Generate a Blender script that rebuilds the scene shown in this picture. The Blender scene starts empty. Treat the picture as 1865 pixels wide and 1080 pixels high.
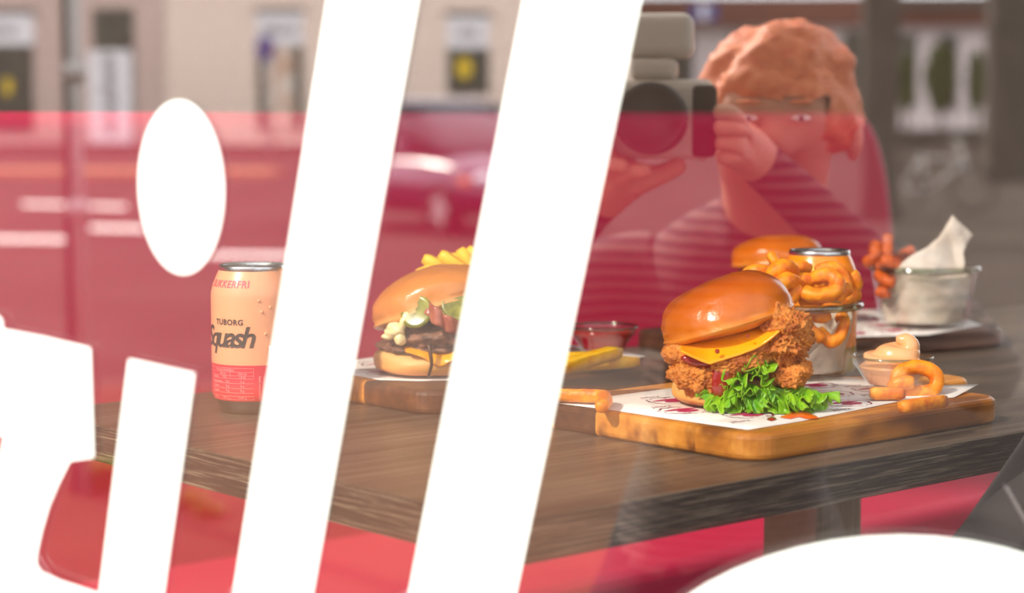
import bpy, bmesh, math, random
from mathutils import Vector, Matrix, Euler, noise

# ------------------------------------------------------------------ camera, world, sun
F = 3630.0                     # focal length in pixels of the 1865 x 1080 frame
CAMZ = 0.988                   # lens height above the restaurant floor
TILT = math.atan(330 / F)      # horizon at row 210
SC = bpy.context.scene
COL = SC.collection
cam_d = bpy.data.cameras.new('camera')
cam = bpy.data.objects.new('camera', cam_d)
COL.objects.link(cam)
cam.location = (0, 0, CAMZ)
cam.rotation_euler = (math.pi / 2 - TILT, 0, 0)
cam_d.sensor_width = 36
cam_d.lens = F / 1865 * 36
cam_d.clip_start = 0.02
cam_d.clip_end = 600
cam_d.dof.use_dof = True
cam_d.dof.focus_distance = 1.52
cam_d.dof.aperture_fstop = 5.0
SC.camera = cam

world = bpy.data.worlds.new('world')
SC.world = world
world.use_nodes = True
wn = world.node_tree.nodes
wn['Background'].inputs[0].default_value = (0.93, 0.96, 1.0, 1)
wn['Background'].inputs[1].default_value = 3.3

sun_d = bpy.data.lights.new('sun', 'SUN')
sun_d.energy = 8.5
sun_d.angle = math.radians(3.0)
sun_d.color = (1.0, 0.91, 0.76)
sun = bpy.data.objects.new('sun', sun_d)
COL.objects.link(sun)
SUN_AZ, SUN_EL = math.radians(-132), math.radians(38)   # from forward (+Y), clockwise positive
sv = Vector((math.sin(SUN_AZ) * math.cos(SUN_EL), math.cos(SUN_AZ) * math.cos(SUN_EL), math.sin(SUN_EL)))
sun.rotation_euler = sv.to_track_quat('Z', 'Y').to_euler()

SC.view_settings.view_transform = 'Standard'
SC.view_settings.look = 'None'
SC.view_settings.exposure = 0.24
SC.view_settings.gamma = 1
SC.view_settings.use_curve_mapping = False
SC.cycles.use_denoising = True
SC.cycles.transparent_max_bounces = 40
SC.cycles.max_bounces = 10
random.seed(4)

# ------------------------------------------------------------------ geometry helpers
CT, ST = math.cos(TILT), math.sin(TILT)
def ray(x, y):
    a = (x - 932.5) / F; b = (540 - y) / F
    return Vector((a, CT + ST * b, CT * b - ST))
def onz(x, y, z):                      # point of a horizontal surface at height z
    r = ray(x, y); t = (z - CAMZ) / r.z
    return Vector((r.x * t, r.y * t, z))
def pt(x, y, Y):                       # point at distance Y in front of the lens
    r = ray(x, y); t = Y / r.y
    return Vector((r.x * t, Y, CAMZ + r.z * t))
# the shop window: plane n.p = DW, a runs along it to the right
WA = math.atan(248 / F)
WN = Vector((math.sin(WA), math.cos(WA), 0)); WAX = Vector((math.cos(WA), -math.sin(WA), 0))
DW = 1.0
def wloc(s, n, z): return WAX * s + WN * n + Vector((0, 0, z))
def onwin(x, y, n=DW):
    r = ray(x, y); t = n / r.dot(WN)
    p = r * t
    return p.dot(WAX), p.z + CAMZ
# the table set: U along the long side, V across it
UA = math.atan2(0.658, 0.753)
U = Vector((math.cos(UA), math.sin(UA), 0)); V = Vector((-math.sin(UA), math.cos(UA), 0))

def lin(r, g, b):
    f = lambda c: (c / 255 / 12.92) if c / 255 <= .04045 else ((c / 255 + .055) / 1.055) ** 2.4
    return (f(r), f(g), f(b), 1)

def tag(o, label=None, cat=None, group=None, kind=None):
    if label: o['label'] = label
    if cat: o['category'] = cat
    if group: o['group'] = group
    if kind: o['kind'] = kind
    return o
def thing(name, label, cat, loc=(0, 0, 0), rz=0.0, group=None):
    o = bpy.data.objects.new(name, None); COL.objects.link(o)
    o.empty_display_size = .02
    o.location = loc; o.rotation_euler = (0, 0, rz)
    return tag(o, label, cat, group)
def mo(name, verts, faces, mat, parent=None, smooth=True, origin=None):
    """one mesh object; verts are world coordinates unless the parent carries its own frame"""
    me = bpy.data.meshes.new(name)
    if origin is not None:
        verts = [Vector(v) - Vector(origin) for v in verts]
    me.from_pydata([tuple(v) for v in verts], [], faces)
    me.update()
    if smooth:
        me.polygons.foreach_set('use_smooth', [True] * len(me.polygons))
    o = bpy.data.objects.new(name, me); COL.objects.link(o)
    if mat: me.materials.append(mat)
    o.parent = parent
    if origin is not None and parent is None: o.location = origin
    return o
def bmo(name, bm, mat, parent=None, smooth=False):
    me = bpy.data.meshes.new(name)
    bmesh.ops.recalc_face_normals(bm, faces=bm.faces)
    bm.to_mesh(me); bm.free()
    if smooth: me.polygons.foreach_set('use_smooth', [True] * len(me.polygons))
    o = bpy.data.objects.new(name, me); COL.objects.link(o)
    if mat: me.materials.append(mat)
    o.parent = parent
    return o
def struct(o): o['kind'] = 'structure'; return o
def box(name, x0, x1, y0, y1, z0, z1, mat, parent=None, bev=0.0, seg=2):
    bm = bmesh.new()
    vs = [bm.verts.new((x, y, z)) for x in (x0, x1) for y in (y0, y1) for z in (z0, z1)]
    for f in ((0, 1, 3, 2), (4, 6, 7, 5), (0, 4, 5, 1), (2, 3, 7, 6), (0, 2, 6, 4), (1, 5, 7, 3)):
        bm.faces.new([vs[i] for i in f])
    if bev: bmesh.ops.bevel(bm, geom=bm.edges[:], offset=bev, segments=seg, affect='EDGES', profile=.5)
    return bmo(name, bm, mat, parent, smooth=False)
def wbox(name, s0, s1, n0, n1, z0, z1, mat, parent=None, bev=0.0):
    """box aligned with the shop window, given along / across / up"""
    bm = bmesh.new()
    vs = [bm.verts.new(wloc(s, n, z)) for s in (s0, s1) for n in (n0, n1) for z in (z0, z1)]
    for f in ((0, 1, 3, 2), (4, 6, 7, 5), (0, 4, 5, 1), (2, 3, 7, 6), (0, 2, 6, 4), (1, 5, 7, 3)):
        bm.faces.new([vs[i] for i in f])
    if bev: bmesh.ops.bevel(bm, geom=bm.edges[:], offset=bev, segments=2, affect='EDGES', profile=.5)
    return bmo(name, bm, mat, parent)
def prism(name, pts, zlo, zhi, mat, parent=None, bev=0.0, seg=3, smooth=False):
    bm = bmesh.new()
    f = bm.faces.new([bm.verts.new((p[0], p[1], zlo)) for p in pts])
    r = bmesh.ops.extrude_face_region(bm, geom=[f])
    bmesh.ops.translate(bm, verts=[v for v in r['geom'] if isinstance(v, bmesh.types.BMVert)], vec=(0, 0, zhi - zlo))
    if bev:
        ed = [e for e in bm.edges if abs(e.verts[0].co.z - e.verts[1].co.z) < 1e-6]
        bmesh.ops.bevel(bm, geom=ed, offset=bev, segments=seg, affect='EDGES', profile=.5)
    return bmo(name, bm, mat, parent, smooth)
def lathe(prof, n=48, closed=False):
    vs, fs = [], []
    m = len(prof)
    for i in range(n):
        a = 2 * math.pi * i / n
        for r, z in prof: vs.append((r * math.cos(a), r * math.sin(a), z))
    for i in range(n):
        j = (i + 1) % n
        for k in range(m if closed else m - 1):
            l = (k + 1) % m
            fs.append((i * m + k, j * m + k, j * m + l, i * m + l))
    return vs, fs
def lathe_o(name, prof, mat, parent=None, n=48, closed=False, loc=None):
    vs, fs = lathe(prof, n, closed)
    if loc is not None: vs = [Vector(v) + Vector(loc) for v in vs]
    o = mo(name, vs, fs, mat, parent)
    bm = bmesh.new(); bm.from_mesh(o.data)
    bmesh.ops.remove_doubles(bm, verts=bm.verts, dist=1e-6)
    bmesh.ops.recalc_face_normals(bm, faces=bm.faces)
    bm.to_mesh(o.data); bm.free()
    o.data.polygons.foreach_set('use_smooth', [True] * len(o.data.polygons))
    return o
def catmull(P, k=6):
    P = [Vector(p) for p in P]; out = []
    for i in range(len(P) - 1):
        p0 = P[max(i - 1, 0)]; p1 = P[i]; p2 = P[i + 1]; p3 = P[min(i + 2, len(P) - 1)]
        for j in range(k):
            t = j / k
            out.append(.5 * ((2 * p1) + (p2 - p0) * t + (2 * p0 - 5 * p1 + 4 * p2 - p3) * t * t + (3 * p1 - p0 - 3 * p2 + p3) * t ** 3))
    out.append(P[-1]); return out
def tube(path, rad, n=8, sq=0.0, wob=0.0, seed=0):
    """swept tube with rounded ends; sq squares the section, wob roughens it"""
    path = [Vector(p) for p in path]
    m = len(path); vs, fs = [], []
    t0 = (path[1] - path[0]).normalized()
    up = t0.orthogonal().normalized()
    for i, p in enumerate(path):
        t = (path[min(i + 1, m - 1)] - path[max(i - 1, 0)]).normalized()
        up = (up - t * up.dot(t)).normalized(); sd = t.cross(up)
        r = rad(i / (m - 1)) if callable(rad) else rad
        for k in range(n):
            a = 2 * math.pi * k / n
            q = r * (1 + sq * abs(math.cos(2 * a)) - sq * .5)
            d = up * math.cos(a) + sd * math.sin(a)
            if wob: q *= 1 + wob * noise.noise((p + d * r) * 160 + Vector((seed * 3.1, 0, 0)))
            vs.append(p + d * q)
    for i in range(m - 1):
        for k in range(n):
            l = (k + 1) % n
            fs.append((i * n + k, i * n + l, (i + 1) * n + l, (i + 1) * n + k))
    fs.append(tuple(range(n - 1, -1, -1))); fs.append(tuple(range((m - 1) * n, m * n)))
    return vs, fs
def endround(r, k=.08):
    return lambda t: r * min(1, (max(0, min(t, 1 - t)) / k + .5) ** .5)
def blob(name, c, rad, mat, parent=None, rot=(0, 0, 0), amp=.2, fq=40, sub=4, seed=0, base=(0, 0, 0), fine=0.0, flat=None):
    bm = bmesh.new()
    bmesh.ops.create_icosphere(bm, subdivisions=sub, radius=1)
    M = Euler(rot).to_matrix(); c = Vector(c) - Vector(base); mr = min(rad)
    for v in bm.verts:
        nrm = v.co.normalized()
        p = Vector((v.co.x * rad[0], v.co.y * rad[1], v.co.z * rad[2]))
        d = noise.fractal(p * fq + Vector((seed * 7.3, seed * 1.7, 0)), .9, 2.1, 4) * amp * mr
        if fine: d += noise.noise(p * fq * 7 + Vector((seed, 0, 0))) * fine * mr
        p += nrm * d
        if flat is not None and p.z < flat: p.z = flat + (p.z - flat) * .1
        v.co = M @ p + c
    return bmo(name, bm, mat, parent, True)

# ------------------------------------------------------------------ materials
def new_mat(name):
    m = bpy.data.materials.new(name); m.use_nodes = True
    nt = m.node_tree; return m, nt, nt.nodes, nt.links, nt.nodes['Principled BSDF']
def plain(name, c, rough=.5, spec=.5, metal=0.0, sub=0.0, var=0.0, vscale=30, bump=0.0, bscale=200, coat=0.0, c2=None):
    m, nt, N, L, B = new_mat(name)
    B.inputs['Base Color'].default_value = lin(*c)
    B.inputs['Roughness'].default_value = rough
    B.inputs['Specular IOR Level'].default_value = spec
    B.inputs['Metallic'].default_value = metal
    if sub:
        B.inputs['Subsurface Weight'].default_value = sub
        B.inputs['Subsurface Radius'].default_value = (.006, .003, .0015)
        B.inputs['Subsurface Scale'].default_value = 1.0
    if coat:
        B.inputs['Coat Weight'].default_value = coat; B.inputs['Coat Roughness'].default_value = .12
    tc = N.new('ShaderNodeTexCoord')
    if var or c2:
        nz = N.new('ShaderNodeTexNoise'); nz.inputs['Scale'].default_value = vscale; nz.inputs['Detail'].default_value = 5
        L.new(tc.outputs['Object'], nz.inputs['Vector'])
        mx = N.new('ShaderNodeMix'); mx.data_type = 'RGBA'
        rp = N.new('ShaderNodeMapRange'); rp.inputs[1].default_value = .35; rp.inputs[2].default_value = .65
        L.new(nz.outputs['Fac'], rp.inputs[0]); L.new(rp.outputs[0], mx.inputs['Factor'])
        mx.inputs['A'].default_value = lin(*c)
        mx.inputs['B'].default_value = lin(*c2) if c2 else lin(*[max(0, k * (1 - var)) for k in c])
        L.new(mx.outputs['Result'], B.inputs['Base Color'])
    if bump:
        nb = N.new('ShaderNodeTexNoise'); nb.inputs['Scale'].default_value = bscale; nb.inputs['Detail'].default_value = 6
        L.new(tc.outputs['Object'], nb.inputs['Vector'])
        bp = N.new('ShaderNodeBump'); bp.inputs['Strength'].default_value = bump; bp.inputs['Distance'].default_value = .002
        L.new(nb.outputs['Fac'], bp.inputs['Height']); L.new(bp.outputs['Normal'], B.inputs['Normal'])
    return m
def wood(name, ca, cb, sx=3, sy=60, rough=.4, cc=None, bump=.15, heart=0.0, cd=None):
    """grain runs along object x"""
    m, nt, N, L, B = new_mat(name)
    tc = N.new('ShaderNodeTexCoord'); mp = N.new('ShaderNodeMapping')
    mp.inputs['Scale'].default_value = (sx, sy, sy)
    L.new(tc.outputs['Object'], mp.inputs['Vector'])
    nz = N.new('ShaderNodeTexNoise'); nz.inputs['Scale'].default_value = 1; nz.inputs['Detail'].default_value = 8; nz.inputs['Roughness'].default_value = .65
    L.new(mp.outputs['Vector'], nz.inputs['Vector'])
    cr = N.new('ShaderNodeValToRGB')
    cr.color_ramp.elements[0].position = .3; cr.color_ramp.elements[0].color = lin(*ca)
    cr.color_ramp.elements[1].position = .7; cr.color_ramp.elements[1].color = lin(*cb)
    if cc:
        e = cr.color_ramp.elements.new(.5); e.color = lin(*cc)
    L.new(nz.outputs['Fac'], cr.inputs['Fac'])
    out = cr.outputs['Color']
    if heart:
        n2 = N.new('ShaderNodeTexNoise'); n2.inputs['Scale'].default_value = heart; n2.inputs['Detail'].default_value = 3
        m2 = N.new('ShaderNodeMapping'); m2.inputs['Scale'].default_value = (.6, 1.6, 1.2)
        L.new(tc.outputs['Object'], m2.inputs['Vector']); L.new(m2.outputs['Vector'], n2.inputs['Vector'])
        rp = N.new('ShaderNodeMapRange'); rp.inputs[1].default_value = .50; rp.inputs[2].default_value = .60
        L.new(n2.outputs['Fac'], rp.inputs[0])
        mx = N.new('ShaderNodeMix'); mx.data_type = 'RGBA'
        L.new(rp.outputs[0], mx.inputs['Factor']); L.new(out, mx.inputs['A']); mx.inputs['B'].default_value = lin(*cd)
        out = mx.outputs['Result']
    L.new(out, B.inputs['Base Color'])
    B.inputs['Roughness'].default_value = rough
    bp = N.new('ShaderNodeBump'); bp.inputs['Strength'].default_value = bump; bp.inputs['Distance'].default_value = .001
    L.new(nz.outputs['Fac'], bp.inputs['Height']); L.new(bp.outputs['Normal'], B.inputs['Normal'])
    return m
def glass(name, r, tint=(1, 1, 1), fres=.5, rough=0.0):
    """thin clear glass: a share r mirrors, more at grazing angles, the rest passes through tinted"""
    m = bpy.data.materials.new(name); m.use_nodes = True
    nt = m.node_tree; N = nt.nodes; L = nt.links; N.clear()
    o = N.new('ShaderNodeOutputMaterial'); t = N.new('ShaderNodeBsdfTransparent'); t.inputs[0].default_value = (*tint, 1)
    g = N.new('ShaderNodeBsdfGlossy'); g.inputs['Roughness'].default_value = rough
    lw = N.new('ShaderNodeLayerWeight'); lw.inputs[0].default_value = .25
    ma = N.new('ShaderNodeMath'); ma.operation = 'MULTIPLY_ADD'; ma.use_clamp = True
    L.new(lw.outputs['Facing'], ma.inputs[0]); ma.inputs[1].default_value = fres; ma.inputs[2].default_value = r
    mx = N.new('ShaderNodeMixShader')
    L.new(ma.outputs[0], mx.inputs[0]); L.new(t.outputs[0], mx.inputs[1]); L.new(g.outputs[0], mx.inputs[2])
    L.new(mx.outputs[0], o.inputs[0])
    return m
def bun_mat(name, top, mid, low, zlo, zhi, rough=.28):
    """baked crust: browner towards the crown, pale crumb at the cut"""
    m, nt, N, L, B = new_mat(name)
    tc = N.new('ShaderNodeTexCoord'); sp = N.new('ShaderNodeSeparateXYZ')
    L.new(tc.outputs['Object'], sp.inputs[0])
    nz = N.new('ShaderNodeTexNoise'); nz.inputs['Scale'].default_value = 45; nz.inputs['Detail'].default_value = 6
    L.new(tc.outputs['Object'], nz.inputs['Vector'])
    ad = N.new('ShaderNodeMath'); ad.operation = 'MULTIPLY_ADD'
    L.new(nz.outputs['Fac'], ad.inputs[0]); ad.inputs[1].default_value = (zhi - zlo) * .5; L.new(sp.outputs['Z'], ad.inputs[2])
    mr = N.new('ShaderNodeMapRange'); mr.inputs[1].default_value = zlo + (zhi - zlo) * .25; mr.inputs[2].default_value = zhi + (zhi - zlo) * .25
    L.new(ad.outputs[0], mr.inputs[0])
    cr = N.new('ShaderNodeValToRGB'); e = cr.color_ramp.elements
    e[0].position = 0; e[0].color = lin(*low); e[1].position = 1; e[1].color = lin(*top)
    k = e.new(.35); k.color = lin(*mid)
    L.new(mr.outputs[0], cr.inputs['Fac'])
    L.new(cr.outputs['Color'], B.inputs['Base Color'])
    B.inputs['Roughness'].default_value = rough; B.inputs['Specular IOR Level'].default_value = .5
    n2 = N.new('ShaderNodeTexNoise'); n2.inputs['Scale'].default_value = 150; n2.inputs['Detail'].default_value = 5
    L.new(tc.outputs['Object'], n2.inputs['Vector'])
    bp = N.new('ShaderNodeBump'); bp.inputs['Strength'].default_value = .30; bp.inputs['Distance'].default_value = .002
    L.new(n2.outputs['Fac'], bp.inputs['Height']); L.new(bp.outputs['Normal'], B.inputs['Normal'])
    return m

M = {}
M['shop_glass'] = glass('shop_glass', .24, fres=.12)
M['jar_glass'] = glass('jar_glass', .035, (.985, .985, .97), fres=.22)
M['rim_glass'] = glass('rim_glass', .12, (.60, .64, .52), fres=.45, rough=.08)
M['bowl_glass'] = glass('bowl_glass', .04, (.97, .97, .96), fres=.22)
M['vinyl'] = plain('vinyl', (216, 221, 216), .35, .5)
M['table'] = wood('table_wood', (54, 45, 38), (120, 105, 88), 5, 150, .36, cc=(84, 72, 60), bump=.2)
M['table_edge'] = wood('table_edge_wood', (18, 15, 13), (150, 136, 114), 16, 640, .5, cc=(46, 39, 33), bump=.5)
M['amber'] = wood('amber_wood', (196, 120, 40), (232, 164, 74), 6, 60, .4, cc=(214, 140, 54), heart=16, cd=(120, 66, 24))
M['honey'] = wood('honey_wood', (164, 96, 30), (214, 146, 60), 6, 80, .38, cc=(190, 120, 42), heart=12, cd=(128, 74, 26))
M['walnut'] = wood('walnut_wood', (66, 38, 20), (116, 72, 40), 6, 70, .4, cc=(88, 52, 28))
M['dark_walnut'] = wood('dark_walnut_wood', (52, 32, 22), (92, 60, 42), 6, 70, .4, cc=(70, 44, 30))
M['sofa'] = plain('sofa_vinyl', (214, 40, 84), .5, .35, bump=.12, bscale=260)
M['floor'] = plain('floor_tiles', (120, 106, 96), .5)
M['wall'] = plain('wall_plaster', (118, 100, 86), .8, .2, var=.12, vscale=2)
M['ceiling'] = plain('ceiling_plaster', (225, 220, 210), .9, .1)
M['chair'] = plain('chair_fabric', (58, 54, 54), .85, .2, bump=.3, bscale=900)
M['black_metal'] = plain('black_metal', (30, 29, 28), .4, .5)
M['paper'] = plain('greaseproof_paper', (240, 233, 226), .6, .25, bump=.08, bscale=60)
M['liner'] = plain('liner_paper', (216, 204, 192), .55, .3, bump=.15, bscale=90, c2=(192, 176, 160), vscale=35)
M['print'] = plain('magenta_print', (190, 30, 90), .6, .2)
M['print_dark'] = plain('wine_print', (130, 34, 70), .6, .2)
M['alu'] = plain('aluminium', (205, 205, 205), .25, .5, metal=1.0)
M['alu_dark'] = plain('aluminium_dull', (150, 150, 148), .35, .5, metal=1.0)
M['can_peach'] = plain('peach_can_paint', (255, 170, 122), .3, .5, coat=.2)
M['can_red'] = plain('red_can_paint', (232, 48, 62), .3, .5, coat=.2)
M['can_orange'] = plain('orange_can_paint', (255, 142, 8), .25, .5, coat=.3)
M['can_olive'] = plain('olive_can_paint', (150, 120, 20), .3, .5)
M['ink'] = plain('dark_ink', (64, 44, 36), .5)
M['ink_pink'] = plain('pink_ink', (236, 78, 100), .5)
M['ink_pale'] = plain('pale_ink', (250, 170, 165), .5)
M['ink_yellow'] = plain('yellow_ink', (255, 205, 60), .5)
M['ink_white'] = plain('white_ink', (250, 246, 240), .5)
M['curly'] = plain('curly_fry_crust', (250, 158, 26), .42, .4, c2=(216, 104, 8), vscale=110, bump=.35, bscale=330, sub=.05)
M['curly_dark'] = plain('sweet_fry_crust', (206, 92, 10), .5, .35, c2=(150, 54, 6), vscale=110, bump=.35, bscale=330)
M['fry'] = plain('fry_crust', (252, 200, 40), .42, .4, c2=(240, 172, 22), vscale=80, bump=.15, bscale=260, sub=.1)
M['chicken'] = plain('fried_chicken_crust', (232, 148, 62), .5, .4, c2=(174, 88, 28), vscale=120, bump=1.0, bscale=520)
M['cheese'] = plain('melted_cheese', (255, 166, 8), .25, .5, sub=.15)
M['glaze'] = plain('chilli_glaze', (150, 24, 12), .08, .6, coat=.6)
M['lettuce'] = plain('lettuce_leaf_green', (146, 192, 30), .36, .45, c2=(84, 152, 18), vscale=70, sub=.1, bump=.25, bscale=160)
M['meat'] = plain('seared_beef', (156, 108, 84), .42, .45, c2=(88, 54, 38), vscale=120, bump=.9, bscale=300)
M['meat_dark'] = plain('charred_patty', (74, 40, 22), .5, .4, bump=.8, bscale=300)
M['bacon'] = plain('bacon_rasher', (150, 66, 48), .25, .5, c2=(190, 110, 84), vscale=70)
M['pickle'] = plain('pickle_slice', (104, 104, 22), .25, .5, c2=(150, 146, 48), vscale=120)
M['aioli'] = plain('aioli', (246, 222, 164), .25, .5, sub=.1)
M['onion'] = plain('fried_onion', (80, 46, 22), .25, .5)
M['dip'] = plain('chilli_mayo', (250, 184, 128), .22, .5, sub=.12)
M['ketchup'] = plain('ketchup', (178, 26, 16), .15, .5)
M['crumb'] = bun_mat('bottom_bun_crust', (236, 190, 120), (226, 160, 84), (206, 120, 50), -.009, .014, .5)
M['bun'] = bun_mat('top_bun_crust', (178, 76, 6), (208, 108, 14), (230, 160, 66), -.012, .034, .22)
M['bun_pale'] = bun_mat('brioche_crust', (206, 120, 46), (220, 140, 66), (240, 190, 120), -.012, .034, .25)

# ------------------------------------------------------------------ the room
wall_off = -1.0
P0 = Vector((-.296, 2.444, 0))            # foot of the bench backrest
def bench(u, v, z=0.0): return P0 + U * u + V * v + Vector((0, 0, z))
fl = [wloc(-4.2, 1.06, 0), wloc(4.2, 1.06, 0), wloc(4.2, 6.5, 0), wloc(-4.2, 6.5, 0)]
struct(mo('floor', fl + [p - Vector((0, 0, .2)) for p in fl], [(0, 1, 2, 3), (4, 7, 6, 5), (0, 4, 5, 1), (1, 5, 6, 2), (2, 6, 7, 3), (3, 7, 4, 0)], M['floor'], smooth=False))
struct(wbox('ceiling', -4.2, 4.2, 1.05, 6.6, 2.75, 2.9, M['ceiling']))
struct(wbox('wall_right', 4.2, 4.3, 1.0, 6.6, -.2, 2.9, M['wall']))
struct(wbox('wall_left', -4.3, -4.2, 1.0, 6.6, -.2, 2.9, M['wall']))
bk = [bench(-4.6, .95, 0), bench(3.4, .95, 0), bench(3.4, 1.05, 0), bench(-4.6, 1.05, 0)]
struct(prism('wall_back', bk, 0, 2.75, M['wall']))
struct(wbox('wall_front', -4.3, 4.3, .98, 1.06, 2.6, 12.0, M['wall']))

# the shop window: one big pane in a slim frame
win = thing('window_1', 'large plate glass shop window with street reflections and white vinyl letters', None, wloc(0, DW, 0))
win['kind'] = 'structure'
def wl(o):                               # world mesh -> frame of the window empty
    o.parent = win; o.matrix_parent_inverse = Matrix.Translation(-Vector(win.location)); return o
wl(wbox('pane', -3.6, 3.6, DW, DW + .008, .06, 2.55, M['shop_glass']))
for s0, s1, z0, z1 in ((-3.7, 3.7, -.05, .06), (-3.7, 3.7, 2.55, 2.66), (-3.7, -3.6, .06, 2.55), (3.6, 3.7, .06, 2.55)):
    wl(wbox('window_frame', s0, s1, DW - .03, DW + .05, z0, z1, M['black_metal']))

# vinyl letters on the outside of the pane
def decal(name, px, label, origin_px):
    pts = [onwin(x, y) for x, y in px]
    bm = bmesh.new()
    n0, n1 = DW - .0014, DW - .0003
    o0 = wloc(*(lambda q: (q[0], DW, q[1]))(onwin(*origin_px)))
    f = bm.faces.new([bm.verts.new(wloc(s, n0, z) - o0) for s, z in pts])
    r = bmesh.ops.extrude_face_region(bm, geom=[f])
    bmesh.ops.translate(bm, verts=[v for v in r['geom'] if isinstance(v, bmesh.types.BMVert)], vec=WN * (n1 - n0))
    bmesh.ops.triangulate(bm, faces=[f for f in bm.faces if len(f.verts) > 4])
    o = bmo(name, bm, M['vinyl']); o.location = o0
    return tag(o, label, 'window lettering', 'white vinyl letters on the shop window')
def ell(cx, cy, a, b, t=0.0, n=56):
    c, s = math.cos(t), math.sin(t)
    return [(cx + a * math.cos(k) * c - b * math.sin(k) * s, cy + a * math.cos(k) * s + b * math.sin(k) * c) for k in [2 * math.pi * i / n for i in range(n)]]
decal('vinyl_dot', ell(331, 341, 77, 158, -.035), 'white oval vinyl dot of the letter i above its short stem', (331, 341))
decal('vinyl_letter', [(236, 654), (355, 680), (300, 1070), (288, 1160), (172, 1160), (184, 1070)], 'short white vinyl stem of the letter i below the oval dot', (265, 900))
decal('vinyl_letter', [(597 + .158 * 140, -140), (762 + .178 * 140, -140), (762, 0), (762 - .178 * 1160, 1160), (597 - .158 * 1160, 1160), (597, 0)], 'long slanted white vinyl letter l in front of the peach can', (595, 540))
decal('vinyl_letter', [(954 + .193 * 140, -140), (1167 + .208 * 140, -140), (1167, 0), (1167 - .211 * 1160, 1160), (954 - .193 * 1160, 1160), (954, 0)], 'long slanted white vinyl letter l in front of the beef burger', (960, 540))
decal('vinyl_letter', [(-120, 566), (-8, 570), (4, 582), (6, 600), (80, 614), (165, 634), (168, 730), (171, 832), (128, 838), (108, 878), (90, 920), (76, 968), (67, 1010), (67, 1028), (76, 1042),
      (110, 1058), (190, 1084), (240, 1110), (200, 1190), (60, 1160), (-30, 1110), (-60, 1040), (-55, 980), (-30, 920), (-8, 870), (10, 793), (-40, 786), (-120, 780)],
      'broad white vinyl capital letter with an open lower curve at the far left', (60, 800))
decal('vinyl_letter', ell(1640, 1376, 565, 400), 'wide curved top of a white vinyl letter e under the table edge', (1640, 1200))

# ------------------------------------------------------------------ bench
bz = thing('bench', 'long red upholstered bench with high smooth backrest behind the table', 'bench', bench(0, 0), UA)
U0, U1 = -1.1, 1.235
def panel(name, u0, u1, v0, v1, z0, z1, rc, mat, parent, bev, rcz=None):
    """upright upholstered slab with rounded upper corners (u,z outline)"""
    rcz = rcz or rc
    o = [(u0, z0)]
    o.append((u1 + .02, z0))
    for i in range(13):
        a = math.pi / 2 * i / 12
        o.append((u1 - rc + rc * math.cos(a), z1 - rcz + rcz * math.sin(a)))
    for i in range(13):
        a = math.pi / 2 * i / 12
        o.append((u0 + rc - rc * math.sin(a), z1 - rcz + rcz * math.cos(a)))
    bm = bmesh.new()
    f = bm.faces.new([bm.verts.new((u, v0, z)) for u, z in o])
    r = bmesh.ops.extrude_face_region(bm, geom=[f])
    bmesh.ops.translate(bm, verts=[v for v in r['geom'] if isinstance(v, bmesh.types.BMVert)], vec=(0, v1 - v0, 0))
    ed = [e for e in bm.edges if abs(e.verts[0].co.y - e.verts[1].co.y) < 1e-6]
    bmesh.ops.bevel(bm, geom=ed, offset=bev, segments=4, affect='EDGES', profile=.5)
    ob = bmo(name, bm, mat, parent, True)
    return ob
panel('backrest', U0, U1, -.0, .11, .10, .992, .10, M['sofa'], bz, .022, .28)
box('seat_cushion', U0, U1 + .08, -.375, .02, .33, .45, M['sofa'], bz, .018, 3)
box('plinth', U0 + .01, U1 + .06, -.345, .02, .0, .335, M['sofa'], bz, .006, 1)

# ------------------------------------------------------------------ table
TC = Vector((-.0015, 1.1555, 0))
tb = thing('table', 'long dark grey wood grain table seen corner on', 'table', TC, UA)
TL, TW = 1.75, .588
box('tabletop', 0, TL, 0, TW, .7225, .75, M['table'], tb, .0008, 1)
box('edge_band', .002, TL - .002, -.0012, .0, .7227, .7494, M['table_edge'], tb)
def end_band():
    o = box('edge_band', 0, TW, 0, .0012, .7227, .7494, M['table_edge'], tb)
    o.location = (0, 0, 0); o.rotation_euler = (0, 0, math.pi / 2); return o
end_band()
for u in (.60, 1.30):
    box('column', u - .031, u + .031, .245, .307, .02, .7225, wood('column_wood_%d' % (u * 10), (150, 132, 110), (196, 176, 148), 120, 12, .5) if u < 1 else M['table'], tb, .002)
    box('foot_plate', u - .2, u + .2, .20, .48, .0, .02, M['black_metal'], tb, .004)

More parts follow.
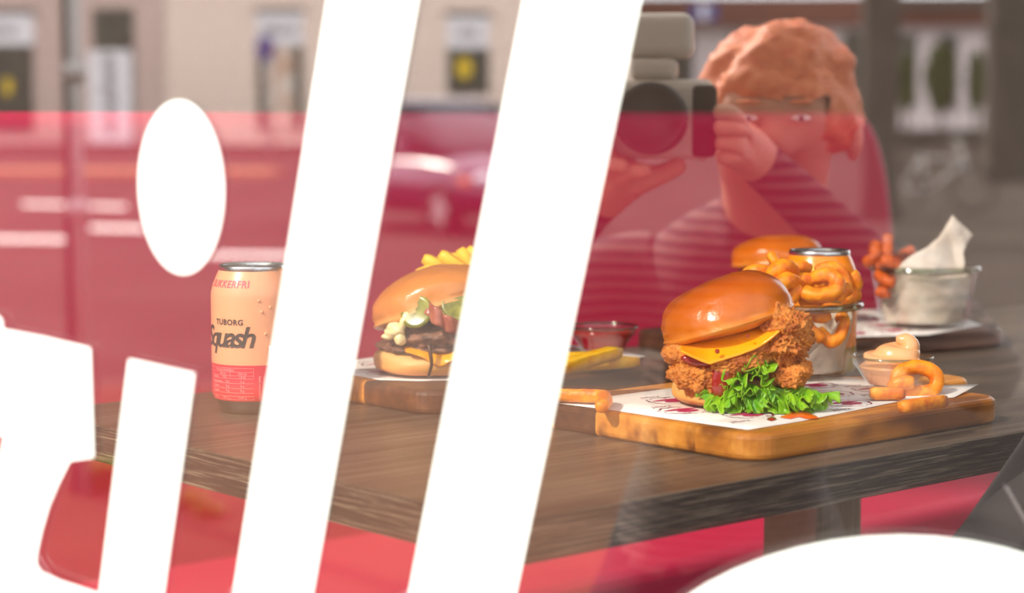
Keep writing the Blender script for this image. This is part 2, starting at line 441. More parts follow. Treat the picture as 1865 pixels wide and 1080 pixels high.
# ------------------------------------------------------------------ chair by the window
ch = thing('chair', 'dark grey upholstered chair pushed in at the near side of the table', 'chair', Vector((.2806, 1.2687, 0)), UA)
def chair_parts():
    bm = bmesh.new()
    nu, nz = 22, 18; W = .46
    rows = []
    for k in range(nz + 1):
        z = .40 + .44 * k / nz
        row = []
        for i in range(nu + 1):
            t = i / nu
            tz = k / nz
            ins = .135 * (max(0, (tz - .1)) / .9) ** 1.9
            u = ins + (W - 2 * ins) * t
            v = .035 * (2 * t - 1) ** 2 - .05 * tz * tz
            row.append((u, v, z - .10 * (2 * t - 1) ** 4 * tz ** 3))
        rows.append(row)
    vf = [[bm.verts.new(p) for p in r] for r in rows]
    vb = [[bm.verts.new((p[0], p[1] + .05, p[2])) for p in r] for r in rows]
    for k in range(nz):
        for i in range(nu):
            bm.faces.new((vf[k][i], vf[k][i + 1], vf[k + 1][i + 1], vf[k + 1][i]))
            bm.faces.new((vb[k][i], vb[k + 1][i], vb[k + 1][i + 1], vb[k][i + 1]))
        bm.faces.new((vf[k][0], vf[k + 1][0], vb[k + 1][0], vb[k][0]))
        bm.faces.new((vf[k][nu], vb[k][nu], vb[k + 1][nu], vf[k + 1][nu]))
    for i in range(nu):
        bm.faces.new((vf[0][i], vb[0][i], vb[0][i + 1], vf[0][i + 1]))
        bm.faces.new((vf[nz][i], vf[nz][i + 1], vb[nz][i + 1], vb[nz][i]))
    bmo('backrest', bm, M['chair'], ch, True)
    box('seat', .01, .45, .05, .31, .40, .475, M['chair'], ch, .02, 3)
    for x in (.05, .41):
        for y in (.08, .27):
            vs, fs = tube([(x, y, .40), (x + (.02 if x > .2 else -.02), y + (.02 if y > .2 else -.02), 0)], lambda t: .016 - .005 * t, 10)
            mo('leg', vs, fs, M['black_metal'], ch)
chair_parts()

# ------------------------------------------------------------------ serving boards
def board(label, front, L, W, ang, cuts, mats, handle=False, r=.022):
    b = thing('serving_board', label, 'serving board', (front.x, front.y, .75), ang, 'wooden serving boards on the table')
    out = []
    def arc(cx, cy, a0, a1, rr, n=7):
        for i in range(n + 1):
            a = math.radians(a0 + (a1 - a0) * i / n); out.append((cx + rr * math.cos(a), cy + rr * math.sin(a)))
    arc(r, r, 180, 270, r); arc(L - r, r, 270, 360, r)
    if handle:
        h = .034; hl = .075
        arc(L + .018, W / 2 - h - .018, 180, 90, .018, 5); arc(L + hl - .02, W / 2 - h + .02, 270, 360, .02, 5)
        arc(L + hl - .02, W / 2 + h - .02, 0, 90, .02, 5); arc(L + .018, W / 2 + h + .018, 270, 180, .018, 5)
    arc(L - r, W - r, 0, 90, r); arc(r, W - r, 90, 180, r)
    base = bmesh.new()
    f = base.faces.new([base.verts.new((x, y, 0)) for x, y in out])
    rr = bmesh.ops.extrude_face_region(base, geom=[f])
    bmesh.ops.translate(base, verts=[v for v in rr['geom'] if isinstance(v, bmesh.types.BMVert)], vec=(0, 0, .020))
    ed = [e for e in base.edges if abs(e.verts[0].co.z - e.verts[1].co.z) < 1e-6]
    bmesh.ops.bevel(base, geom=ed, offset=.0045, segments=3, affect='EDGES', profile=.5)
    cuts = [-1] + list(cuts) + [9]
    for i, mt in enumerate(mats):
        bm = base.copy()
        for val, sgn in ((cuts[i], -1), (cuts[i + 1], 1)):
            if -1 < val < 9:
                g = bm.verts[:] + bm.edges[:] + bm.faces[:]
                res = bmesh.ops.bisect_plane(bm, geom=g, plane_co=(0, val, 0), plane_no=(0, sgn, 0), clear_outer=True)
                ce = [x for x in res['geom_cut'] if isinstance(x, bmesh.types.BMEdge)]
                bmesh.ops.edgeloop_fill(bm, edges=ce)
        bmo('board_strip', bm, M[mt], b)
    base.free()
    return b
B1F = Vector((.166, 1.348, .75)); B2F = Vector((-.066, 1.564, .75))
board('amber serving board with dark end strip under the fried chicken burger', B1F, .292, .232, UA, (.056, .158, .204), ('honey', 'amber', 'dark_walnut', 'amber'), True)
board('half dark half amber serving board under the beef burger', B2F, .290, .214, UA, (.085, .165), ('walnut', 'amber', 'dark_walnut'))
C3 = Vector((.318, 2.04, 0)); a3 = math.atan2(.54, .84)
u3 = Vector((math.cos(a3), math.sin(a3), 0)); v3 = Vector((-math.sin(a3), math.cos(a3), 0))
board('dark brown serving board at the far side of the table', C3 - u3 * .17 - v3 * .10, .34, .20, a3, (.07, .14), ('dark_walnut', 'walnut', 'dark_walnut'))

# ------------------------------------------------------------------ printed paper sheets
def text_mesh(body, size, shear=0.0, offset=0.0, spacing=1.0):
    cu = bpy.data.curves.new('t', 'FONT'); cu.body = body; cu.size = size; cu.shear = shear; cu.offset = offset; cu.space_character = spacing
    cu.align_x = 'CENTER'; cu.align_y = 'CENTER'; cu.resolution_u = 3
    o = bpy.data.objects.new('t', cu); COL.objects.link(o)
    dg = bpy.context.evaluated_depsgraph_get()
    me = bpy.data.meshes.new_from_object(o.evaluated_get(dg))
    vs = [v.co.copy() for v in me.vertices]; fs = [tuple(p.vertices) for p in me.polygons]
    bpy.data.objects.remove(o); bpy.data.curves.remove(cu); bpy.data.meshes.remove(me)
    return vs, fs
TXT = text_mesh('Jillerz', .0085, .35, .0)
def emblem_geo(seed):
    """ragged oval badge with a filled centre, drawn flat in x,y (about 40 mm)"""
    rnd = random.Random(seed)
    n = 44; vs, fs = [], []
    for i in range(n):
        a = 2 * math.pi * i / n
        w = 1 + .05 * math.sin(9 * a + seed) + .03 * math.sin(17 * a)
        t = .0012 * (1 + .6 * math.sin(3 * a + seed))
        for q in (0, 1):
            vs.append(((.020 * w - q * t) * math.cos(a), (.017 * w - q * t) * math.sin(a), 0))
    gap = set((5, 6, 21, 33))
    for i in range(n):
        if i in gap: continue
        j = (i + 1) % n
        fs.append((2 * i, 2 * j, 2 * j + 1, 2 * i + 1))
    v2, f2 = [], []
    def lobe(cx, cy, rx, ry, k=0.0):
        b = len(v2); m = 18
        for i in range(m):
            a = 2 * math.pi * i / m
            v2.append((cx + rx * math.cos(a) * (1 + k * math.cos(2 * a)), cy + ry * math.sin(a), 0))
        f2.append(tuple(range(b, b + m)))
    lobe(0, .004, .0125, .0035, .25); lobe(.001, -.004, .009, .0055, .1)
    for _ in range(4): lobe(rnd.uniform(-.014, .014), rnd.choice((-1, 1)) * rnd.uniform(.010, .012), .0016, .0008)
    return vs, fs, v2, f2
def inside(p, poly):
    c = False; j = len(poly) - 1
    for i in range(len(poly)):
        if (poly[i][1] > p[1]) != (poly[j][1] > p[1]) and p[0] < (poly[j][0] - poly[i][0]) * (p[1] - poly[i][1]) / (poly[j][1] - poly[i][1]) + poly[i][0]: c = not c
        j = i
    return c
def sheet(label, px, ang, lifts=None, z=.7703, step=(.05, .044), seed=1, orig=None):
    lifts = lifts or {}
    pts = []
    for i, q in enumerate(px):
        zz = z + lifts.get(i, 0); pts.append(onz(q[0], q[1], zz))
    c = sum(pts, Vector()) / len(pts); c.z = z
    s = thing('printed_paper', label, 'paper', c, 0, 'printed paper sheets on the boards')
    bm = bmesh.new()
    f = bm.faces.new([bm.verts.new(p - c) for p in pts])
    bmesh.ops.triangulate(bm, faces=[f])
    bmesh.ops.subdivide_edges(bm, edges=bm.edges[:], cuts=2, use_grid_fill=True)
    ob = bmo('sheet', bm, M['paper'], s, True)
    so = ob.modifiers.new('thickness', 'SOLIDIFY'); so.thickness = .0002; so.offset = -1
    u = Vector((math.cos(ang), math.sin(ang), 0)); v = Vector((-u.y, u.x, 0))
    flat = [(p.x, p.y) for i, p in enumerate(pts) if i not in lifts]
    zr = .0004
    for i in range(-6, 7):
        for j in range(-5, 6):
            q = c + u * (i * step[0] + (j % 2) * step[0] * .5) + v * j * step[1]
            R = Matrix(((u.x, v.x, 0), (u.y, v.y, 0), (0, 0, 1)))
            vs, fs, v2, f2 = emblem_geo(seed + (i * 7 + j * 3) % 5)
            ok = all(inside((q.x + u.x * a + v.x * b, q.y + u.y * a + v.y * b), flat) for a, b in ((-.021, 0), (.021, 0), (0, .018), (0, -.018)))
            tq = q + u * .022 - v * .021
            if ok:
                e = mo('printed_badge', [R @ Vector(w) + (q - c) + Vector((0, 0, zr)) for w in vs], fs, M['print_dark'], s, False)
                mo('badge_fill', [R @ Vector(w) + (q - c) + Vector((0, 0, zr)) for w in v2], f2, M['print'], e, False)
            if all(inside((tq.x + u.x * a, tq.y + u.y * a), flat) for a in (-.016, 0, .016)):
                mo('printed_word', [R @ w + (tq - c) + Vector((0, 0, zr)) for w in TXT[0]], TXT[1], M['print_dark'], s, False)
    return s
sheet('white paper printed with magenta badges under the fried chicken burger',
      [(1018, 735), (1120, 748), (1240, 766), (1362, 783), (1455, 768), (1560, 747), (1648, 729), (1738, 724), (1782, 700), (1690, 703), (1560, 689), (1400, 679), (1225, 707), (1110, 722)],
      UA - .1, {8: .004})
sheet('white paper printed with magenta badges under the beef burger',
      [(560, 668), (640, 683), (690, 692), (760, 694), (840, 692), (1020, 678), (1100, 664), (1176, 649), (1110, 636), (1000, 625), (880, 625), (700, 648)], UA - .1, {7: .003}, seed=2)
sheet('white paper printed with magenta badges under the far glass jar',
      [(1400, 625), (1500, 622), (1568, 613), (1690, 610), (1790, 592), (1750, 577), (1660, 562), (1568, 564), (1480, 580)], a3, seed=3)
ZB = .7709                               # top of a paper sheet lying on a board

# sauce spill on the near sheet
def spill(name, px, mat, label, cat, h=.0012):
    pts = [onz(x, y, ZB) for x, y in px]
    c = sum(pts, Vector()) / len(pts)
    bm = bmesh.new()
    ring = [bm.verts.new(p - c) for p in pts]
    in1 = [bm.verts.new((p - c) * .75 + Vector((0, 0, h))) for p in pts]
    top = bm.verts.new((0, 0, h * 1.25))
    n = len(pts)
    for i in range(n):
        j = (i + 1) % n
        bm.faces.new((ring[i], ring[j], in1[j], in1[i])); bm.faces.new((in1[i], in1[j], top))
    o = bmo(name, bm, mat, None, True); o.location = c
    return tag(o, label, cat)
spill('sauce_spill', [(1420, 760), (1432, 754), (1450, 752), (1470, 751), (1486, 757), (1492, 762), (1470, 763), (1455, 759), (1440, 763)], plain('orange_sauce', (232, 96, 14), .15, .5), 'orange sauce spilled on the paper in front of the lettuce', 'sauce')
spill('sauce_drop', [(1396, 764), (1408, 760), (1415, 764), (1405, 767)], M['glaze'], 'small red sauce drop on the paper left of the orange spill', 'sauce')

# ------------------------------------------------------------------ drink cans
CAN_PROF = [(.0, .006), (.0225, .006), (.0245, .0005), (.0262, .0005), (.0285, .006), (.0318, .0115), (.0332, .015), (.0335, .018), (.0335, .094), (.0333, .097), (.0318, .103), (.0288, .1105), (.0268, .1145)]
def can_r(z):
    for (r0, z0), (r1, z1) in zip(CAN_PROF[3:], CAN_PROF[4:]):
        if z0 <= z <= z1: return r0 + (r1 - r0) * (z - z0) / max(z1 - z0, 1e-9)
    return .0335
def wrap(name, geo, ang, z, mat, parent, off=.0003, rot=0.0):
    vs, fs = geo
    out = []
    for v in vs:
        x, y = v[0], v[1]
        if rot: x, y = x * math.cos(rot) - y * math.sin(rot), x * math.sin(rot) + y * math.cos(rot)
        zz = z + y; r = can_r(zz) + off
        a = ang + x / .0335
        out.append((r * math.cos(a), r * math.sin(a), zz))
    return mo(name, out, fs, mat, parent, False)
def rect(w, h, nx=10):
    vs, fs = [], []
    for i in range(nx + 1):
        x = -w / 2 + w * i / nx
        vs += [(x, -h / 2), (x, h / 2)]
    for i in range(nx): fs.append((2 * i, 2 * i + 2, 2 * i + 3, 2 * i + 1))
    return vs, fs
def sub_prof(z0, z1):
    pr = [(can_r(z0), z0)] + [(r, z) for r, z in CAN_PROF[4:] if z0 < z < z1] + [(can_r(z1), z1)]
    return pr
def can(label, loc, bands):
    c = thing('drink_can', label, 'drink can', loc)
    lathe_o('can_base', [p for p in CAN_PROF if p[1] <= .0116][:6], M['alu_dark'], c, 64)
    for nm, z0, z1, mt in bands: lathe_o(nm, sub_prof(z0, z1), M[mt], c, 72)
    lid = lathe_o('lid', [(.0, .1160), (.021, .1160), (.0225, .1145), (.0236, .1150), (.0245, .1178), (.0256, .1190), (.0266, .1186), (.0271, .1170), (.0268, .1145)], M['alu'], c, 64)
    # pull tab: rounded ring plate with finger hole
    bm = bmesh.new(); n = 24
    o1 = [bm.verts.new((.0075 * math.cos(2 * math.pi * i / n), -.004 + .0125 * math.sin(2 * math.pi * i / n), .1172)) for i in range(n)]
    i1 = [bm.verts.new((.0042 * math.cos(2 * math.pi * i / n), -.009 + .005 * math.sin(2 * math.pi * i / n), .1178)) for i in range(n)]
    for i in range(n): bm.faces.new((o1[i], o1[(i + 1) % n], i1[(i + 1) % n], i1[i]))
    t = bmo('pull_tab', bm, M['alu_dark'], lid, True)
    sm = t.modifiers.new('s', 'SOLIDIFY'); sm.thickness = .0008
    return c
cp = (-.209, 1.600, .75)
c1 = can('peach and red drink can with dark script lettering at the left', cp, [('red_band', .0116, .0405, 'can_red'), ('peach_sleeve', .0405, .1145, 'can_peach')])
fc = math.atan2(-cp[1], -cp[0])          # direction from the can towards the lens
d2r = math.radians
wrap('lettering', text_mesh('TUBORG', .0062, 0, .0002, 1.1), fc - d2r(36), .0745, M['ink'], c1)
wrap('lettering', text_mesh('Squash', .0235, .28, .00045, .80), fc - d2r(44), .0620, M['ink'], c1)
wrap('lettering', text_mesh('SUKKERFRI', .0078, .12, .0002, 1.1), fc - d2r(40), .1045, M['ink_pink'], c1)
gx = fc - d2r(36)
for k, zz in enumerate((.0382, .0352, .0322, .0300, .0262, .0222, .0186, .0158, .0130)):
    wrap('table_rule', rect(.042, .00022, 14), gx, zz, M['ink_pale'], c1)
for xx in (-.021, .0015, .021):
    wrap('table_rule', rect(.00025, .0252, 1), gx + xx / .0335, .0256, M['ink_pale'], c1)
for txt, dx, zz in (('Energiinnhold per:', -.004, .0367), ('100 ml', -.006, .0337), ('330 ml', .012, .0337), ('Energi', -.015, .0311), ('4 kJ', -.004, .0311), ('13 kJ', .012, .0311), ('Karbohydrat', -.013, .0272), ('0 g', -.001, .0275), ('0 g', .012, .0275), ('Sukker', -.014, .0236), ('0 g', -.001, .0240), ('0 g', .012, .0240), ('Protein', -.014, .0200), ('0 g', -.001, .0204), ('0 g', .012, .0204), ('Salt', -.015, .0145), ('0,01 g', -.003, .0145), ('0,03 g', .012, .0145)):
    wrap('small_print', text_mesh(txt, .0026, 0, 0), gx + dx / .0335, zz, M['ink_pale'], c1)
for q, t in enumerate(('Oppbevares kjølig', 'Best før: se bunn', 'Pant 2 kr')):
    wrap('small_print', text_mesh(t, .0026), gx + (.0255 + q * .0038) / .0335, .0225, M['ink_pale'], c1, rot=math.pi / 2)
wrap('barcode_label', rect(.022, .042, 10), fc + d2r(40), .0350, M['ink_white'], c1, .0003)
for q in range(12):
    wrap('barcode_line', rect(.018, .0006 if q % 3 else .0012, 8), fc + d2r(40), .019 + q * .0026, M['ink'], c1, .0005)
# water drops
for a, z in ((12, .083), (24, .0865), (17, .0655), (8, .092)):
    aa = fc + d2r(a)
    blob('water_drop', (.0336 * math.cos(aa), .0336 * math.sin(aa), z), (.0012, .0012, .0015), M['can_peach'], c1, amp=0, sub=2)

op = (.274, 1.772, .75)
c2 = can('orange drink can behind the jar of curly fries', op, [('olive_band', .0116, .034, 'can_olive'), ('orange_sleeve', .034, .1145, 'can_orange')])
fo = math.atan2(-op[1], -op[0])
wrap('lettering', text_mesh('ORIGINAL', .0095, .0, .0003, 1.05), fo - d2r(36), .1035, M['ink_yellow'], c2)
wrap('lettering', text_mesh('330', .006, 0, .0002), fo + d2r(60), .094, M['ink_white'], c2)

# ------------------------------------------------------------------ glass jars with liners and fries
JAR = [(.0, .0), (.040, .0), (.0435, .003), (.0455, .010), (.0535, .056), (.0542, .0575)]
JIN = [(.0525, .0575), (.0518, .056), (.0438, .011), (.040, .006), (.0, .0045)]
def jar(label, loc):
    j = thing('glass_jar', label, 'glass jar', loc, 0, 'round glass jars of fries')
    lathe_o('jar_wall', JAR + JIN, M['jar_glass'], j, 64)
    rim = [(.0540 + .0036 * math.cos(a), .0605 + .0033 * math.sin(a)) for a in [2 * math.pi * i / 12 for i in range(12)]]
    lathe_o('rim', rim, M['rim_glass'], j, 64, True)
    return j
def liner(label, loc, top, seed, spike=None):
    """crumpled paper standing inside a jar: top(a) gives its height at angle a"""
    l = thing('paper_liner', label, 'paper', loc, 0, 'paper liners inside the jars')
    na, nz = 120, 22; vs, fs = [], []
    for i in range(na):
        a = 2 * math.pi * i / na
        h = top(a)
        for k in range(nz + 1):
            t = k / nz; z = .0055 + (h - .0055) * t
            r = .0395 + (.0495 - .0395) * min(1, z / .056)
            w = noise.noise(Vector((math.cos(a) * 2.2 + seed, math.sin(a) * 2.2, z * 45))) * .0030 + abs(noise.noise(Vector((a * 3.1 + seed, z * 90, 4.)))) * -.0022
            r = min(r + w - .0006, r)
            q = Vector((math.cos(a), math.sin(a), 0)) * r
            if spike and z > .056: q += Vector(spike) * (z - .056)
            vs.append((q.x, q.y, z))
    for i in range(na):
        j = (i + 1) % na
        for k in range(nz): fs.append((i * (nz + 1) + k, j * (nz + 1) + k, j * (nz + 1) + k + 1, i * (nz + 1) + k + 1))
    b = len(vs); vs.append((0, 0, .006))
    for i in range(na): fs.append((b, ((i + 1) % na) * (nz + 1), i * (nz + 1)))
    o = mo('liner_sheet', vs, fs, M['liner'], l)
    sm = o.modifiers.new('s', 'SOLIDIFY'); sm.thickness = .0002
    return l
def angdist(a, b): return abs((a - b + math.pi) % (2 * math.pi) - math.pi)
J1 = Vector((.236, 1.657, ZB)); J3 = Vector((.425, 2.050, ZB)); J2 = Vector((-.030, 1.800, ZB))
jar('glass jar of curly fries behind the fried chicken burger', J1)
jar('glass jar with a tall paper flap on the dark far board', J3)
jar('glass jar of yellow fries mostly hidden behind the beef burger', J2)
liner('crumpled paper lining the jar of curly fries', J1, lambda a: .052 - .044 * max(0, 1 - (angdist(a, d2r(-112)) / d2r(62)) ** 2) + .004 * math.sin(3 * a), 1.3)
l3 = liner('crumpled paper with a pointed flap standing out of the far jar', J3,
      lambda a: .054 - .034 * max(0, 1 - (angdist(a, d2r(-160)) / d2r(42)) ** 2), 5.1)
def flap():
    px = [(1628, 496), (1640, 481), (1662, 464), (1690, 449), (1710, 432), (1722, 412), (1735, 391), (1752, 408), (1773, 428), (1760, 446), (1754, 462), (1757, 480), (1752, 500), (1690, 506)]
    yv = [2.01, 2.01, 2.012, 2.015, 2.02, 2.028, 2.035, 2.035, 2.04, 2.028, 2.022, 2.02, 2.018, 2.004]
    bm = bmesh.new()
    f = bm.faces.new([bm.verts.new(pt(x, y, Y) - J3) for (x, y), Y in zip(px, yv)])
    bmesh.ops.triangulate(bm, faces=[f])
    for _ in range(3): bmesh.ops.subdivide_edges(bm, edges=bm.edges[:], cuts=1, use_grid_fill=True)
    for v in bm.verts:
        v.co.y += .0035 * noise.noise(v.co * 55) + .0016 * noise.noise(v.co * 150)
    o = bmo('paper_flap', bm, M['liner'], l3, True)
    sm = o.modifiers.new('s', 'SOLIDIFY'); sm.thickness = .0003
flap()
liner('crumpled paper lining the jar of yellow fries behind the beef burger', J2, lambda a: .05 + .004 * math.sin(2 * a), 9.7)

def fry(name, path, r, mat, label, cat='fry', group=None, n=10, sq=.18, k=5, wob=.12):
    P = catmull(path, k) if len(path) > 2 else [Vector(path[0]).lerp(Vector(path[1]), i / 8) for i in range(9)]
    c = sum(P, Vector()) / len(P)
    vs, fs = tube(P, endround(r), n, sq, wob, random.random() * 50)
    o = mo(name, vs, fs, mat, None, True, c)
    return tag(o, label, cat, group)
G1 = 'curly fries in the near jar'
def cf(px, label, r=.0054, mat='curly', group=G1, **kw):
    return fry('curly_fry', [pt(x, y, Y) for x, y, Y in px], r, M[mat], label, 'curly fry', group, **kw)
cf([(1352, 524, 1.64), (1356, 505, 1.635), (1372, 494, 1.63), (1392, 494, 1.63), (1408, 506, 1.635)], 'arched curly fry at the left rim of the near jar')
cf([(1372, 525, 1.632), (1380, 512, 1.624), (1398, 512, 1.624), (1408, 526, 1.63)], 'small curly fry arch under the leftmost arch in the near jar')
cf([(1404, 462, 1.655), (1410, 474, 1.65), (1420, 486, 1.645), (1432, 494, 1.642)], 'curly fry with a thin pointed tip rising from the near jar', .0042)
cf([(1406, 520, 1.612), (1410, 500, 1.606), (1422, 488, 1.606), (1436, 488, 1.61), (1442, 500, 1.617)], 'upper loop of the double coiled curly fry in the near jar', .0068)
cf([(1412, 536, 1.604), (1420, 520, 1.598), (1434, 511, 1.599), (1446, 516, 1.607), (1448, 524, 1.614)], 'lower loop of the double coiled curly fry in the near jar', .0068)
cf([(1446, 487, 1.635), (1460, 485, 1.635), (1474, 490, 1.64)], 'short pale curly fry stub at the top of the heap', .005)
cf([(1446, 512, 1.617), (1462, 509, 1.617), (1482, 512, 1.62)], 'flat curly fry piece beside the double coil', .0062)
cf([(1482, 508, 1.618), (1496, 502, 1.613), (1514, 503, 1.611), (1526, 514, 1.606), (1522, 528, 1.602), (1504, 537, 1.600), (1480, 538, 1.601), (1460, 532, 1.604)], 'big open ring of curly fry at the front of the heap', .0060)
cf([(1490, 497, 1.645), (1500, 489, 1.645), (1518, 488, 1.645), (1534, 498, 1.645), (1541, 514, 1.645), (1540, 524, 1.645)], 'curly fry arch against the orange can', .0056)
cf([(1549, 498, 1.650), (1556, 508, 1.650), (1557, 520, 1.652), (1549, 527, 1.655)], 'curly fry nub with a white end at the right rim', .0062)
cf([(1438, 546, 1.606), (1448, 532, 1.604), (1455, 524, 1.606)], 'short cut curly fry leaning between coil and ring', .0062)
cf([(1524, 546, 1.61), (1532, 532, 1.61), (1545, 527, 1.618)], 'short curly fry upright at the right of the ring', .0058)
cf([(1456, 546, 1.62), (1475, 544, 1.622), (1500, 546, 1.624)], 'curly fry lying level with the jar rim', .0055)
cf([(1330, 530, 1.66), (1345, 540, 1.66), (1362, 545, 1.65)], 'curly fry piece low at the left rim of the near jar', .0055)
cf([(1535, 545, 1.645), (1550, 540, 1.650), (1562, 536, 1.656)], 'dark curly fry piece at the right rim below the nub', .0055)
cf([(1490, 600, 1.622), (1510, 622, 1.618), (1528, 615, 1.620), (1536, 590, 1.625), (1530, 572, 1.630)], 'curly fry ring pressed against the inside of the near jar')
cf([(1475, 570, 1.625), (1492, 578, 1.620), (1510, 572, 1.622)], 'curly fry high inside the near jar under the rim')
cf([(1440, 575, 1.620), (1460, 590, 1.616), (1480, 604, 1.615), (1498, 618, 1.616)], 'curly fry slanting down inside the near jar')
cf([(1400, 570, 1.63), (1420, 590, 1.62), (1440, 610, 1.62)], 'curly fry low inside the near jar behind the bun')
for i in range(4):                        # those that fill the heap behind
    cf([(1380 + i * 36, 530 - 6 * (i % 2), 1.67), (1396 + i * 36, 512, 1.68), (1416 + i * 36, 528, 1.675)], ['leftmost curly fry at the back of the heap in the near jar', 'curly fry at the back of the heap behind the double coil', 'curly fry at the back of the heap behind the big ring', 'rightmost curly fry at the back of the heap in the near jar'][i], .0065)

G3 = 'sweet potato fries in the far jar'
for px, lab in (([(1575, 481, 2.035), (1590, 471, 2.03), (1602, 466, 2.03)], 'sweet potato fry hanging over the left rim of the far jar'),
                ([(1596, 444, 2.04), (1594, 455, 2.035), (1602, 478, 2.03), (1606, 490, 2.03)], 'bent sweet potato fry standing left in the far jar'),
                ([(1618, 428, 2.04), (1616, 450, 2.035), (1620, 480, 2.03), (1622, 500, 2.03)], 'tallest sweet potato fry standing upright in the far jar'),
                ([(1606, 474, 2.02), (1622, 478, 2.015), (1640, 482, 2.015)], 'sweet potato fry lying across the rim of the far jar'),
                ([(1626, 486, 2.05), (1645, 466, 2.06), (1664, 455, 2.065)], 'sweet potato fry slanting behind the paper flap'),
                ([(1600, 500, 2.03), (1612, 510, 2.015), (1630, 516, 2.01)], 'sweet potato fry low inside the far jar'),
                ([(1600, 530, 2.02), (1610, 533, 2.015), (1620, 531, 2.012)], 'small sweet potato fry piece at the bottom of the far jar')):
    cf(px, lab, .0062, 'curly_dark', G3)
G2 = 'yellow fries in the jar behind the beef burger'
for (x0, y0, x1, y1, Y), lab in (((762, 500, 792, 488, 1.775), 'low yellow fry at the left edge of the hidden jar'),
        ((772, 470, 832, 500, 1.772), 'thick yellow fry leaning left over the beef burger bun'),
        ((802, 462, 856, 500, 1.765), 'yellow fry beside the thick leaning fry over the beef burger'),
        ((822, 466, 850, 488, 1.80), 'yellow fry at the back of the heap over the beef burger'),
        ((838, 454, 866, 500, 1.775), 'steep yellow fry next to the slanted letter edge'),
        ((852, 452, 890, 500, 1.79), 'tallest yellow fry of the heap behind the letter'),
        ((880, 462, 905, 505, 1.775), 'yellow fry hidden behind the second slanted letter')):
    fry('potato_fry', [pt(x0, y0, Y), pt(x1, y1, Y - .006)], .0060, M['fry'], lab, 'fry', G2, n=8, sq=.35, wob=.05)
G4 = 'loose fries by the ketchup bowl'
zf = ZB + .0062
def lying(x0, y0, x1, y1, r, mat, lab, group, name='potato_fry', cat='fry', dz0=0, dz1=0):
    a = onz(x0, y0, ZB + r + dz0); b = onz(x1, y1, ZB + r + dz1)
    return fry(name, [a, b], r, mat, lab, cat, group, n=8, sq=.35, wob=.06)
lying(985, 668, 1162, 658, .0060, M['fry'], 'pale fry lying flat towards the tip of the paper', G4)
lying(1010, 672, 1128, 640, .0062, M['fry'], 'yellow fry lying on top in front of the ketchup bowl', G4, dz0=.004, dz1=.010)
lying(960, 655, 1080, 650, .0058, M['fry'], 'yellow fry behind the others beside the ketchup bowl', G4)
# loose curly fries on the near board
cf([(1640, 700, 1.548), (1634, 688, 1.55), (1648, 673, 1.552), (1672, 668, 1.552), (1697, 676, 1.55), (1707, 694, 1.548), (1697, 711, 1.546), (1668, 716, 1.544), (1640, 713, 1.543), (1630, 703, 1.540), (1640, 697, 1.537), (1664, 697, 1.536)],
   'coiled ring of curly fry leaning on the dip bowl', .0060, 'curly', 'loose curly fries on the near board', k=6)
lying(1642, 742, 1720, 730, .0058, M['curly'], 'straight piece of curly fry at the board edge', 'loose curly fries on the near board', 'curly_fry', 'curly fry')
lying(1584, 716, 1648, 716, .0054, M['curly'], 'short piece of curly fry in front of the dip bowl', 'loose curly fries on the near board', 'curly_fry', 'curly fry')
fry('curly_fry', [onz(985, 718, ZB + .006), onz(1040, 720, ZB + .006), onz(1078, 721, ZB + .0062), onz(1098, 722, ZB + .0065), onz(1103, 730, ZB + .006), onz(1094, 742, ZB + .0052)], .0052, M['curly'], 'hooked curly fry on the left corner of the near paper', 'curly fry', 'loose curly fries on the near board')

# ------------------------------------------------------------------ dip bowls
BOWL = [(.0, .0), (.017, .0), (.019, .0015), (.0225, .007), (.0278, .0155), (.0300, .017), (.0310, .019), (.0318, .0228), (.0322, .0246), (.0316, .0254), (.0306, .0250), (.0300, .0225), (.0285, .0178), (.0262, .0160), (.021, .0075), (.0175, .003), (.0, .0022)]
def bowl(label, loc): 
    b = thing('dip_bowl', label, 'glass bowl', loc, 0, 'small glass dip bowls')
    lathe_o('bowl_wall', BOWL, M['bowl_glass'], b, 64)
    lathe_o('rim', [(.0317 + .0012 * math.cos(a), .0250 + .0011 * math.sin(a)) for a in [2 * math.pi * i / 10 for i in range(10)]], M['rim_glass'], b, 64, True)
    return b
D1 = Vector((.304, 1.583, ZB)); D2 = Vector((.083, 1.812, ZB))
bowl('small glass bowl of pale orange dip on the near board', D1)
bowl('small glass bowl of ketchup beside the yellow fries', D2)
k = lathe_o('ketchup', [(.0, .0026), (.0172, .0034), (.0206, .0078), (.0257, .0160), (.0282, .0182), (.0294, .0215), (.024, .0222), (.012, .0226), (.0, .0224)], M['ketchup'], None, 48)
k.location = D2; tag(k, 'red ketchup filling the glass bowl by the yellow fries', 'sauce')
